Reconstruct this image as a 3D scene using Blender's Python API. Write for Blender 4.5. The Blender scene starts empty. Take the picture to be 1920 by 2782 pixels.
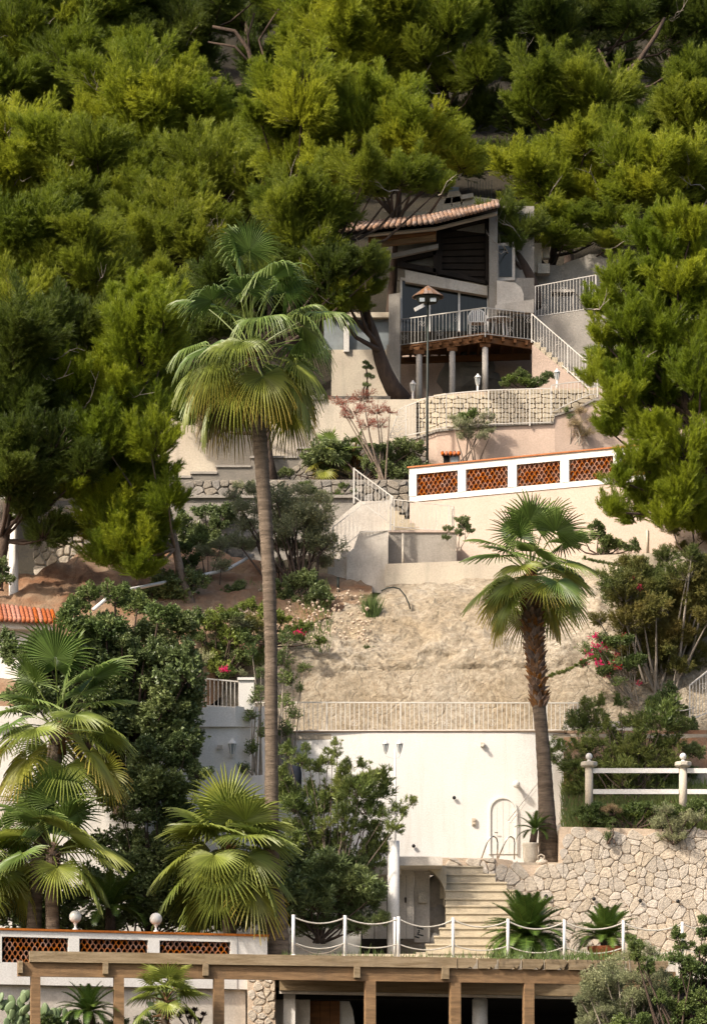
import bpy, math, random
import numpy as np
from mathutils import Vector, Matrix, Quaternion, noise as mnoise
random.seed(7)
R = random.Random(11)
# ------------------------------------------------------------------ camera, sky, sun, exposure
F = 10500.0            # focal length in photograph pixels
UH, VH = 960.0, 3400.0 # column and row of the horizon point
S = bpy.context.scene
C = S.collection
cam_data = bpy.data.cameras.new('camera'); cam = bpy.data.objects.new('camera', cam_data); C.objects.link(cam)
cam.location = (0, 0, 0); cam.rotation_euler = (math.radians(90), 0, 0)
cam_data.sensor_fit = 'VERTICAL'; cam_data.sensor_height = 36; cam_data.sensor_width = 24.85
cam_data.lens = F / 2782 * 36
cam_data.shift_y = (VH - 1391) / 2782
cam_data.clip_start = 1; cam_data.clip_end = 3000
S.camera = cam
SUN_TO = Vector((-0.72, -0.56, 0.80)).normalized()
elev = math.asin(SUN_TO.z); azim = math.atan2(SUN_TO.x, SUN_TO.y)
W = bpy.data.worlds.new('World'); S.world = W; W.use_nodes = True
nt = W.node_tree; bg = nt.nodes['Background']
sky = nt.nodes.new('ShaderNodeTexSky'); sky.sky_type = 'NISHITA'; sky.sun_disc = False
sky.sun_elevation = elev; sky.sun_rotation = azim; sky.dust_density = 5; sky.ozone_density = 0.2
nt.links.new(sky.outputs[0], bg.inputs[0]); bg.inputs[1].default_value = 0.15
sd = bpy.data.lights.new('sun', 'SUN'); sd.energy = 3.7; sd.angle = math.radians(3.0); sd.color = (1.0, 0.915, 0.80)
sun = bpy.data.objects.new('sun', sd); C.objects.link(sun)
sun.rotation_euler = (-SUN_TO).to_track_quat('-Z', 'Y').to_euler(); sun.location = (-60, -20, 90)
S.view_settings.view_transform = 'Standard'; S.view_settings.look = 'None'
S.view_settings.exposure = 0.62; S.view_settings.gamma = 1.0
S.cycles.max_bounces = 6; S.cycles.diffuse_bounces = 3; S.cycles.transparent_max_bounces = 4

def P(u, v, Y): return Vector(((u - UH) * Y / F, Y, (VH - v) * Y / F))
K = 1920 / 1596.0      # foliage positions were read off a 1596 px wide view
def D(x, y, Y): return P(x * K, y * K, Y)
def zof(v, Y): return (VH - v) * Y / F

# ------------------------------------------------------------------ materials
MATS = {}
def _new(name):
    m = bpy.data.materials.new(name); m.use_nodes = True; m.node_tree.nodes.clear(); MATS[name] = m
    return m, m.node_tree.nodes, m.node_tree.links
def _noise(n, l, vec, scale, detail=5, rough=.6, dist=0):
    t = n.new('ShaderNodeTexNoise'); t.inputs['Scale'].default_value = scale; t.inputs['Detail'].default_value = detail
    t.inputs['Roughness'].default_value = rough; t.inputs['Distortion'].default_value = dist
    l.new(vec, t.inputs['Vector']); return t
def _ramp(n, l, fac, a, b):
    r = n.new('ShaderNodeMapRange'); r.inputs[1].default_value = a; r.inputs[2].default_value = b; l.new(fac, r.inputs[0]); return r
def _mix(n, l, fac, a, b, mode='MIX'):
    m = n.new('ShaderNodeMix'); m.data_type = 'RGBA'; m.blend_type = mode
    for s, x in ((0, fac), (6, a), (7, b)):
        if isinstance(x, (int, float)): m.inputs[s].default_value = x
        elif isinstance(x, tuple): m.inputs[s].default_value = x if len(x) == 4 else x + (1,)
        else: l.new(x, m.inputs[s])
    return m.outputs[2]
def surf(name, c1, c2, scale=1.2, rough=.85, bump=.25, bscale=25, stain=None, stain_amt=.5, rnd=0, metal=0, grain=None, stretch=(1, 1, 1), spec=.3):
    m, n, l = _new(name)
    out = n.new('ShaderNodeOutputMaterial'); b = n.new('ShaderNodeBsdfPrincipled'); l.new(b.outputs[0], out.inputs[0])
    g = n.new('ShaderNodeNewGeometry'); mp = n.new('ShaderNodeMapping'); mp.inputs['Scale'].default_value = stretch
    l.new(g.outputs['Position'], mp.inputs[0]); vec = mp.outputs[0]
    a = _noise(n, l, vec, scale); f = _ramp(n, l, a.outputs[0], .35, .65)
    col = _mix(n, l, f.outputs[0], c1, c2)
    d = _noise(n, l, vec, bscale, 4, .7)
    f2 = _ramp(n, l, d.outputs[0], .3, .75)
    col = _mix(n, l, f2.outputs[0], _mix(n, l, .55, col, (.5, .48, .44), 'MULTIPLY'), col)
    if stain:
        sm = n.new('ShaderNodeMapping'); sm.inputs['Scale'].default_value = (2.3, 2.3, .28); l.new(g.outputs['Position'], sm.inputs[0])
        s = _noise(n, l, sm.outputs[0], 1.0, 6, .7, .4); s2 = _ramp(n, l, s.outputs[0], .52, .75)
        mm = n.new('ShaderNodeMath'); mm.operation = 'MULTIPLY'; mm.inputs[1].default_value = stain_amt; l.new(s2.outputs[0], mm.inputs[0])
        col = _mix(n, l, mm.outputs[0], col, stain)
    if rnd:
        oi = n.new('ShaderNodeObjectInfo'); hv = n.new('ShaderNodeHueSaturation')
        r1 = _ramp(n, l, oi.outputs['Random'], 0, 1); r1.inputs[3].default_value = 1 - rnd; r1.inputs[4].default_value = 1 + rnd
        w = n.new('ShaderNodeMath'); w.operation = 'FRACT'; w2 = n.new('ShaderNodeMath'); w2.operation = 'MULTIPLY'; w2.inputs[1].default_value = 7.31
        l.new(oi.outputs['Random'], w2.inputs[0]); l.new(w2.outputs[0], w.inputs[0])
        r2 = _ramp(n, l, w.outputs[0], 0, 1); r2.inputs[3].default_value = 1 - rnd * 1.4; r2.inputs[4].default_value = 1 + rnd * 1.6
        l.new(r1.outputs[0], hv.inputs['Value']); l.new(r2.outputs[0], hv.inputs['Saturation']); l.new(col, hv.inputs['Color']); col = hv.outputs[0]
    l.new(col, b.inputs['Base Color']); b.inputs['Roughness'].default_value = rough; b.inputs['Metallic'].default_value = metal
    b.inputs['Specular IOR Level'].default_value = spec
    if bump:
        bp = n.new('ShaderNodeBump'); bp.inputs['Strength'].default_value = bump; bp.inputs['Distance'].default_value = .05
        l.new(d.outputs[0], bp.inputs['Height']); l.new(bp.outputs[0], b.inputs['Normal'])
    return m
def leafmat(name, c1, c2, trans=.35, rough=.5, tip=None, var=.35, nscale=.55, spec=.35):
    m, n, l = _new(name)
    out = n.new('ShaderNodeOutputMaterial'); b = n.new('ShaderNodeBsdfPrincipled'); t = n.new('ShaderNodeBsdfTranslucent')
    mx = n.new('ShaderNodeMixShader'); mx.inputs[0].default_value = trans
    g = n.new('ShaderNodeNewGeometry'); a = _noise(n, l, g.outputs['Position'], nscale, 3); f = _ramp(n, l, a.outputs[0], .38, .62)
    col = _mix(n, l, f.outputs[0], c1, c2)
    hv = n.new('ShaderNodeHueSaturation'); r1 = _ramp(n, l, g.outputs['Random Per Island'], 0, 1)
    r1.inputs[3].default_value = 1 - var; r1.inputs[4].default_value = 1 + var
    l.new(r1.outputs[0], hv.inputs['Value']); l.new(col, hv.inputs['Color']); col = hv.outputs[0]
    oi = n.new('ShaderNodeObjectInfo'); h2 = n.new('ShaderNodeHueSaturation'); r3 = _ramp(n, l, oi.outputs['Random'], 0, 1)
    r3.inputs[3].default_value = .8; r3.inputs[4].default_value = 1.2; l.new(r3.outputs[0], h2.inputs['Value'])
    r4 = _ramp(n, l, oi.outputs['Random'], 0, 1); r4.inputs[3].default_value = .512; r4.inputs[4].default_value = .488; l.new(r4.outputs[0], h2.inputs['Hue'])
    l.new(col, h2.inputs['Color']); col = h2.outputs[0]
    if tip:
        at = n.new('ShaderNodeAttribute'); at.attribute_name = 'tip'
        col = _mix(n, l, at.outputs['Fac'], col, tip)
    l.new(col, b.inputs['Base Color']); l.new(col, t.inputs[0]); b.inputs['Roughness'].default_value = rough; b.inputs['Specular IOR Level'].default_value = spec
    l.new(b.outputs[0], mx.inputs[1]); l.new(t.outputs[0], mx.inputs[2]); l.new(mx.outputs[0], out.inputs[0])
    return m
M = {}
M['white'] = surf('white_render', (.84, .81, .77), (.79, .76, .71), .8, .9, .12, 30, (.50, .45, .38), .42)
M['white_old'] = surf('weathered_white_render', (.74, .68, .60), (.58, .52, .45), 1.3, .9, .25, 22, (.30, .27, .22), .6)
M['paint'] = surf('white_paint', (.82, .80, .77), (.74, .71, .66), 3, .5, 0, 30)
M['rail'] = surf('railing_paint', (.72, .68, .62), (.62, .57, .50), 3, .55, 0, 30)
M['pink'] = surf('pink_render', (.66, .50, .40), (.58, .44, .35), .9, .9, .25, 26, (.34, .27, .21), .5)
M['pink_light'] = surf('pale_pink_render', (.62, .49, .405), (.56, .44, .36), .9, .9, .2, 26, (.45, .35, .27), .35)
M['concrete'] = surf('concrete', (.42, .38, .33), (.33, .30, .26), 2, .95, .4, 20, (.16, .14, .12), .6)
M['cream'] = surf('cream_render', (.66, .58, .46), (.58, .50, .40), 1.2, .95, .4, 20, (.35, .31, .25), .6)
M['mortar'] = surf('mortar', (.62, .49, .37), (.55, .43, .32), 3, .95, .5, 30)
M['mortar_grey'] = surf('grey_mortar', (.28, .25, .21), (.22, .20, .17), 3, .95, .5, 30)
M['stone'] = surf('pale_stone', (.62, .54, .44), (.50, .43, .35), 4.5, .9, .9, 14, (.40, .33, .26), .4, rnd=.13)
M['stone_grey'] = surf('grey_stone', (.36, .32, .27), (.28, .25, .21), 3.5, .9, .7, 18, rnd=.2)
M['step'] = surf('stair_stone', (.60, .51, .37), (.48, .41, .30), 2.5, .9, .4, 20, (.20, .18, .14), .7)
M['terracotta'] = surf('terracotta', (.46, .19, .09), (.36, .145, .07), 4, .85, .3, 25, rnd=.22)
M['tile'] = surf('roof_tile', (.42, .28, .21), (.30, .20, .15), 4, .85, .3, 25, (.18, .15, .13), .6, rnd=.14)
M['tile_red'] = surf('red_roof_tile', (.50, .16, .07), (.38, .12, .055), 4, .85, .3, 25, rnd=.2)
M['wood'] = surf('pergola_timber', (.36, .22, .11), (.20, .12, .06), 2.2, .8, .5, 20, (.10, .075, .05), .55, stretch=(.35, 3, 6))
M['wood_top'] = surf('grey_timber', (.42, .32, .20), (.25, .18, .10), 2.2, .85, .5, 20, (.2, .15, .1), .6, stretch=(.35, 3, 6))
M['wood_dark'] = surf('dark_timber', (.035, .025, .018), (.02, .015, .012), 2, .8, .3, 20)
M['wood_red'] = surf('stained_timber', (.26, .11, .035), (.16, .07, .025), 2, .65, .3, 20, stretch=(.4, 3, 6))
M['dark'] = surf('shade_black', (.018, .016, .014), (.012, .011, .010), 1, .9, 0, 10)  # near-black colour carries the shade of rooms and openings
M['glass'] = surf('window_glass', (.018, .024, .022), (.010, .014, .013), 1.2, .1, 0, 3, spec=.35, stretch=(9, 1, .2))
M['glass_pale'] = surf('pale_glass', (.30, .33, .34), (.24, .27, .28), .7, .2, 0, 3, spec=.7)
M['iron'] = surf('dark_iron', (.035, .045, .035), (.025, .03, .025), 3, .5, 0, 30)
M['chrome'] = surf('steel', (.6, .58, .55), (.5, .48, .45), 3, .25, 0, 30, metal=1)
M['rope'] = surf('white_rope', (.72, .68, .60), (.6, .55, .46), 8, .9, .5, 60)
M['globe'] = surf('opal_globe', (.85, .83, .79), (.82, .80, .76), 1, .25, 0, 5)
M['bark_palm'] = surf('palm_bark', (.25, .19, .14), (.12, .09, .065), 3, .95, 1.0, 9, (.08, .06, .04), .6, stretch=(.6, .6, 4))
M['bark_boot'] = surf('palm_leaf_base', (.24, .14, .08), (.14, .08, .05), 3, .95, .6, 20, rnd=.3)
M['bark'] = surf('pine_bark', (.11, .075, .055), (.065, .045, .035), 4, .95, .9, 12, stretch=(1, 1, .5))
M['bark_pale'] = surf('pale_bark', (.26, .20, .155), (.17, .13, .10), 4, .95, .8, 12)
M['twig_grey'] = surf('grey_twig', (.40, .34, .28), (.3, .26, .21), 4, .95, .3, 12)
M['rock'] = surf('rock_face', (.50, .42, .31), (.39, .30, .19), .5, .95, 1.0, 6, (.20, .165, .12), .95)
def rockmat():
    m, n, l = _new('craggy_rock'); out = n.new('ShaderNodeOutputMaterial'); b = n.new('ShaderNodeBsdfPrincipled'); l.new(b.outputs[0], out.inputs[0])
    g = n.new('ShaderNodeNewGeometry'); pos = g.outputs['Position']
    a = _noise(n, l, pos, .45, 6, .65); col = _mix(n, l, _ramp(n, l, a.outputs[0], .38, .62).outputs[0], (.53, .46, .36), (.42, .34, .235))
    f = _noise(n, l, pos, 7, 8, .75); col = _mix(n, l, _ramp(n, l, f.outputs[0], .35, .6).outputs[0], _mix(n, l, 1.0, col, (.52, .48, .43), 'MULTIPLY'), col)
    mp = n.new('ShaderNodeMapping'); mp.inputs['Scale'].default_value = (1.1, 1.1, .22); l.new(pos, mp.inputs[0])
    s = _noise(n, l, mp.outputs[0], 1, 7, .72, .5); mm = n.new('ShaderNodeMath'); mm.operation = 'MULTIPLY'; mm.inputs[1].default_value = .65; l.new(_ramp(n, l, s.outputs[0], .5, .72).outputs[0], mm.inputs[0])
    col = _mix(n, l, mm.outputs[0], col, (.21, .175, .125))
    v = n.new('ShaderNodeTexVoronoi'); v.feature = 'DISTANCE_TO_EDGE'; v.inputs['Scale'].default_value = 1.3; w = _noise(n, l, pos, 2.2, 5); wm = _mix(n, l, .35, pos, w.outputs[1]); l.new(wm, v.inputs['Vector'])
    ck = _ramp(n, l, v.outputs[0], 0, .035); h = _noise(n, l, pos, 2.6, 12, .72, .3)
    ad = n.new('ShaderNodeMath'); ad.operation = 'MULTIPLY_ADD'; ad.inputs[1].default_value = .12; l.new(ck.outputs[0], ad.inputs[0]); l.new(h.outputs[0], ad.inputs[2])
    bp = n.new('ShaderNodeBump'); bp.inputs['Strength'].default_value = 1; bp.inputs['Distance'].default_value = .2; l.new(ad.outputs[0], bp.inputs['Height']); l.new(bp.outputs[0], b.inputs['Normal'])
    l.new(col, b.inputs['Base Color']); b.inputs['Roughness'].default_value = .95; b.inputs['Specular IOR Level'].default_value = .2
    return m
M['crag'] = rockmat()
M['soil'] = surf('hillside_soil', (.23, .115, .06), (.32, .23, .15), .9, .98, .9, 9)
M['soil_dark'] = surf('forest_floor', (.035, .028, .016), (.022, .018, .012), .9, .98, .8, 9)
M['paving'] = surf('paving', (.5, .43, .34), (.42, .36, .28), 1.5, .95, .3, 15)
M['pot'] = surf('pot_clay', (.36, .11, .045), (.30, .09, .04), 3, .7, .1, 20)
M['stone_white'] = surf('white_stone', (.68, .62, .52), (.55, .49, .40), 6, .9, .5, 25)
M['black'] = surf('black_plastic', (.02, .02, .02), (.015, .015, .015), 1, .6, 0, 10)
M['blue'] = surf('navy_canvas', (.02, .025, .045), (.015, .02, .03), 1, .9, .2, 20)
M['pine_a'] = leafmat('pine_needles_lit_tone', (.325, .360, .028), (.225, .272, .023), 0.5, var=.2)  # sunlit needle tone, with the light put into the colour
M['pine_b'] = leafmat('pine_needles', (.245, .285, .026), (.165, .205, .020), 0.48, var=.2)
M['pine_c'] = leafmat('pine_needles_shade_tone', (.115, .150, .020), (.080, .110, .016), 0.42, var=.2)  # same needles darkened in colour for the shaded crowns
M['pine_n'] = leafmat('pine_needles_fresh', (.275, .325, .022), (.195, .250, .018), 0.5, var=.2)
M['leaf_dark'] = leafmat('dark_leaves', (.19, .23, .085), (.12, .16, .055), .2, .4)
M['leaf_mid'] = leafmat('mid_leaves', (.145, .190, .055), (.100, .145, .040), .3, .45)
M['leaf_light'] = leafmat('light_leaves', (.20, .25, .05), (.15, .19, .04), .35, .45)
M['leaf_olive'] = leafmat('olive_leaves', (.31, .32, .17), (.22, .24, .12), .25, .5)
M['leaf_oleander'] = leafmat('oleander_leaves', (.21, .245, .065), (.14, .19, .05), .3, .42)
M['leaf_brown'] = leafmat('brown_green_leaves', (.20, .165, .04), (.11, .135, .03), .25, .6)
M['leaf_red'] = leafmat('red_leaves', (.36, .11, .06), (.26, .07, .045), .3, .6)
M['dry'] = leafmat('dry_leaves', (.36, .28, .15), (.26, .19, .10), .3, .7)
M['cactus'] = leafmat('cactus_skin', (.16, .22, .10), (.12, .17, .08), .05, .5, var=.15)
M['cycad'] = leafmat('cycad_leaves', (.10, .16, .03), (.07, .12, .022), .2, .35)
M['aeonium'] = leafmat('purple_leaves', (.03, .012, .014), (.02, .012, .01), .1, .4)
M['flower'] = leafmat('pink_flowers', (.75, .03, .16), (.65, .02, .12), .35, .6, var=.2)
M['flower_red'] = leafmat('red_flowers', (.70, .06, .10), (.62, .05, .14), .35, .6, var=.2)
M['frond'] = leafmat('palm_fronds', (.145, .205, .045), (.105, .165, .035), .3, .42, tip=(.22, .26, .07), var=.3, spec=.4)
M['frond_y'] = leafmat('old_palm_fronds', (.27, .27, .040), (.22, .24, .04), .35, .42, tip=(.42, .26, .06), var=.25, spec=.4)
M['frond_l'] = leafmat('light_palm_fronds', (.25, .28, .05), (.18, .225, .04), .35, .42, tip=(.22, .24, .06), var=.25, spec=.4)

# ------------------------------------------------------------------ object helpers
ORG = {}
def org(o): return ORG.get(o.name, Vector((0, 0, 0))) if o else Vector((0, 0, 0))
def tag(o, label=None, cat=None, group=None, kind=None):
    if label: o['label'] = label
    if cat: o['category'] = cat
    if group: o['group'] = group
    if kind: o['kind'] = kind
    return o
def thing(name, label, cat, loc, group=None):
    o = bpy.data.objects.new(name, None); C.objects.link(o); o.location = loc; o.empty_display_size = .2
    ORG[o.name] = Vector(loc); return tag(o, label, cat, group)
class MB:
    def __init__(s): s.v = []; s.f = []; s.mi = []; s.m = 0
    def add(s, vs, fs):
        b = len(s.v); s.v += [Vector(v) for v in vs]; s.f += [tuple(b + i for i in f) for f in fs]; s.mi += [s.m] * len(fs)
    def prism(s, pts, d):
        d = d if isinstance(d, Vector) else Vector((0, d, 0)); n = len(pts)
        s.add(list(pts) + [p + d for p in pts], [tuple(range(n)), tuple(range(2 * n - 1, n - 1, -1))] + [(i, i + n, (i + 1) % n + n, (i + 1) % n) for i in range(n)])
    def box(s, a, b):
        x0, y0, z0 = a; x1, y1, z1 = b
        s.prism([Vector((x0, y0, z0)), Vector((x1, y0, z0)), Vector((x1, y0, z1)), Vector((x0, y0, z1))], y1 - y0)
    def uv(s, u0, v0, u1, v1, Y, d):
        s.prism([P(u0, v1, Y), P(u1, v1, Y), P(u1, v0, Y), P(u0, v0, Y)], d)
    def bar(s, a, b, w, h=None, up=Vector((0, 0, 1))):
        h = h or w; t = (b - a).normalized(); x = t.cross(up)
        if x.length < 1e-3: x = Vector((1, 0, 0))
        x.normalize(); y = x.cross(t).normalized()
        q = [x * (i * w / 2) + y * (j * h / 2) for i, j in ((-1, -1), (1, -1), (1, 1), (-1, 1))]
        s.prism([a + k for k in q], b - a)
    def tube(s, pts, rad, n=8, cap=True):
        pts = [Vector(p) for p in pts]
        if not isinstance(rad, (list, tuple)): rad = [rad] * len(pts)
        b = len(s.v); ref = Vector((.3, .8, .52)).normalized(); N = len(pts)
        for i, p in enumerate(pts):
            t = (pts[min(i + 1, N - 1)] - pts[max(i - 1, 0)]).normalized(); x = t.cross(ref)
            if x.length < .05: x = t.cross(Vector((1, 0, 0)))
            x.normalize(); y = t.cross(x)
            for k in range(n):
                a = k * math.tau / n; s.v.append(p + (x * math.cos(a) + y * math.sin(a)) * rad[i])
        for i in range(N - 1):
            for k in range(n):
                s.f.append((b + i * n + k, b + i * n + (k + 1) % n, b + (i + 1) * n + (k + 1) % n, b + (i + 1) * n + k)); s.mi.append(s.m)
        if cap:
            s.f.append(tuple(b + (N - 1) * n + k for k in range(n))); s.f.append(tuple(b + k for k in range(n - 1, -1, -1))); s.mi += [s.m] * 2
    def lathe(s, c, prof, n=16):   # prof: (radius, height) pairs, around c
        s.tube([c + Vector((0, 0, h)) for r, h in prof], [max(r, .001) for r, h in prof], n)
    def sphere(s, c, r, n=16):
        s.lathe(c, [(r * math.sin(math.pi * i / 10), -r * math.cos(math.pi * i / 10)) for i in range(11)], n)
    def build(s, name, mat, parent=None, smooth=False, kind=None):
        me = bpy.data.meshes.new(name); o0 = org(parent)
        me.from_pydata([v - o0 for v in s.v], [], s.f)
        for m in (mat if isinstance(mat, (list, tuple)) else [mat]): me.materials.append(m)
        if len(me.materials) > 1: me.polygons.foreach_set('material_index', s.mi)
        if smooth: me.polygons.foreach_set('use_smooth', [True] * len(me.polygons))
        me.update(); o = bpy.data.objects.new(name, me); C.objects.link(o)
        if parent: o.parent = parent; ORG[o.name] = o0
        if kind: o['kind'] = kind
        return o
def one(fn, name, mat, parent=None, smooth=False, **k):
    mb = MB(); fn(mb); return mb.build(name, mat, parent, smooth, **k)
def inst(name, me, parent, M4):
    o = bpy.data.objects.new(name, me); C.objects.link(o); o.parent = parent; o0 = org(parent)
    m = M4.copy(); m.translation = m.translation - o0; o.matrix_basis = m
    return o
UNIT = {}
def unit_bar(mat, rnd=False):
    k = (mat.name, rnd)
    if k not in UNIT:
        mb = MB()
        if rnd: mb.tube([Vector((0, 0, -.5)), Vector((0, 0, .5))], .5, 8)
        else: mb.box((-.5, -.5, -.5), (.5, .5, .5))
        me = bpy.data.meshes.new('bar'); me.from_pydata(mb.v, [], mb.f); me.materials.append(mat)
        if rnd: me.polygons.foreach_set('use_smooth', [len(p.vertices) == 4 for p in me.polygons])
        UNIT[k] = me
    return UNIT[k]
def barobj(name, a, b, w, mat, parent, h=None, rnd=False):
    d = b - a; q = d.to_track_quat('Z', 'Y' if abs(d.normalized().z) > .9 else 'X')
    m = Matrix.Translation((a + b) / 2) @ q.to_matrix().to_4x4() @ Matrix.Diagonal((w, h or w, d.length, 1))
    return inst(name, unit_bar(mat, rnd), parent, m)
def lerp(a, b, t): return a + (b - a) * t

# ------------------------------------------------------------------ the ground, rock and forest floor
PROF = [(3300, 40), (3250, 99), (3100, 107), (2640, 107.6), (2000, 108.6), (1900, 109.6), (1700, 112.4), (1540, 115.4), (1450, 118.5), (1300, 121), (1200, 123.2), (1090, 127.2), (900, 130.5), (600, 137), (300, 148), (0, 160), (-400, 185), (-900, 240), (-1100, 400)]
def gY(v):
    for (a, ya), (b, yb) in zip(PROF, PROF[1:]):
        if b <= v <= a: return ya + (yb - ya) * (a - v) / (a - b)
    return 240
def gz(Y):
    for (a, ya), (b, yb) in zip(PROF, PROF[1:]):
        if ya <= Y <= yb: return lerp(zof(a, ya), zof(b, yb), (Y - ya) / (yb - ya))
    return 0
def hill():
    mb = MB(); rows = []
    for i in range(len(PROF) - 1):
        (a, ya), (b, yb) = PROF[i], PROF[i + 1]; k = max(1, int((yb - ya) / .8)) if 100 < ya < 150 else 6
        for j in range(k): t = j / k; rows.append((lerp(ya, yb, t), lerp(zof(a, ya), zof(b, yb), t)))
    xs = [-160, -90, -50, -30] + [-16 + .45 * i for i in range(72)] + [30, 50, 90, 160]
    for Y, z in rows:
        for x in xs:
            n = mnoise.fractal(Vector((x * .35, Y * .35, 3)), 1, 2, 5) * (.45 if Y > 100 else 0)
            mb.v.append(Vector((x, Y, z + n - .35)))
    w = len(xs)
    for i in range(len(rows) - 1):
        for j in range(w - 1):
            mb.f.append((i * w + j, i * w + j + 1, (i + 1) * w + j + 1, (i + 1) * w + j)); mb.mi.append(0)
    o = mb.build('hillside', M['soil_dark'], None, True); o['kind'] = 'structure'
hill()
def sheet(name, x0, x1, Y0, Y1, z, mat, th=.3, skew=0):
    o = one(lambda m: m.prism([Vector((x0, Y0, z - th)), Vector((x1, Y0 + skew, z - th)), Vector((x1, Y1, z - th)), Vector((x0, Y1, z - th))], Vector((0, 0, th))), name, mat); o['kind'] = 'structure'; return o
def patch(name, rows, mat, amp, us, sub=10, seed=0, fr=.9):
    # rows: functions u -> (v, Y); a displaced rocky sheet between them
    mb = MB(); g = []
    for i in range(len(rows) - 1):
        for j in range(sub if i < len(rows) - 2 else sub + 1):
            t = j / sub; row = []
            for u in us:
                a, b = rows[i](u), rows[i + 1](u); v = lerp(a[0], b[0], t); Y = lerp(a[1], b[1], t); p = P(u, v, Y)
                n = mnoise.ridged_multi_fractal(Vector((p.x * fr, p.y * fr, p.z * fr * 1.6)) + Vector((seed, 0, 0)), .8, 2.1, 7, 1, 2) * .42 - .4 if amp > .1 else 0
                c = mnoise.voronoi(Vector((p.x * .9, p.y * .9, p.z * 1.1)))[0]
                am = amp if amp < .1 or i > 0 and i + t > 1.6 else amp * .16
                row.append(p + Vector((0, -1, .5)) * (am * (n + .5 * (c[1] - c[0]))))
            g.append(row)
    w = len(us)
    for r in g: mb.v += r
    for i in range(len(g) - 1):
        for j in range(w - 1): mb.f.append((i * w + j, i * w + j + 1, (i + 1) * w + j + 1, (i + 1) * w + j)); mb.mi.append(0)
    o = mb.build(name, mat, None, True); o['kind'] = 'structure'; return o
def L(*pts):   # piecewise-linear in u of (u, v, Y)
    def f(u):
        if u <= pts[0][0]: return pts[0][1:]
        for a, b in zip(pts, pts[1:]):
            if u <= b[0]:
                t = (u - a[0]) / (b[0] - a[0]); return (lerp(a[1], b[1], t), lerp(a[2], b[2], t))
        return pts[-1][1:]
    return f
patch('rock_face', [L((600, 2030, 107.4)), L((600, 1880, 107.9), (2100, 1900, 107.9)), L((600, 1760, 108.8), (900, 1780, 108.6), (1400, 1760, 108.6), (2100, 1740, 109)),
                    L((600, 1690, 110.2), (900, 1690, 110.2), (1100, 1640, 110.8), (1500, 1600, 111), (2100, 1560, 111)),
                    L((600, 1620, 112), (1000, 1640, 111.8), (1060, 1590, 113), (1500, 1560, 112.6), (2100, 1510, 112.6))],
      M['crag'], .25, [600 + 5 * i for i in range(300)], 34)
patch('earth_bank', [L((-100, 2000, 102), (520, 1960, 104.5), (640, 1860, 109.5), (820, 1760, 110.6), (1010, 1660, 112.6)), L((-100, 1800, 105), (520, 1760, 107), (640, 1790, 108.0), (820, 1705, 109.5), (1010, 1635, 111.7)),
                     L((-100, 1700, 107), (200, 1660, 109), (520, 1620, 110), (700, 1620, 110.9), (1010, 1610, 112.3)),
                     L((-100, 1600, 110), (100, 1560, 111), (240, 1500, 113.5), (520, 1480, 114.5), (700, 1530, 114), (1010, 1590, 113.4))],
      M['soil'], .3, [-100 + 10 * i for i in range(112)], 14, 5, 1.2)
sheet('terrace_floor', P(736, 0, 94).x, P(2100, 0, 97).x, 94.05, 104, 7.2, M['paving'], .3, 2.95)
sheet('pool_terrace', P(1200, 0, 101).x, 60, 102.3, 106.2, 10.3, M['paving'], .15)
sheet('lower_ground', -60, 60, 60, 93, -1.0, M['paving'])
sheet('upper_walk', P(780, 0, 106).x, 60, 106.05, 108.3, 14.2, M['paving'], .15)
sea = sheet('sea', -400, 400, -300, 60, -2, surf('sea_water', (.03, .08, .09), (.02, .06, .07), .2, .15, .3, 2))

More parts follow.
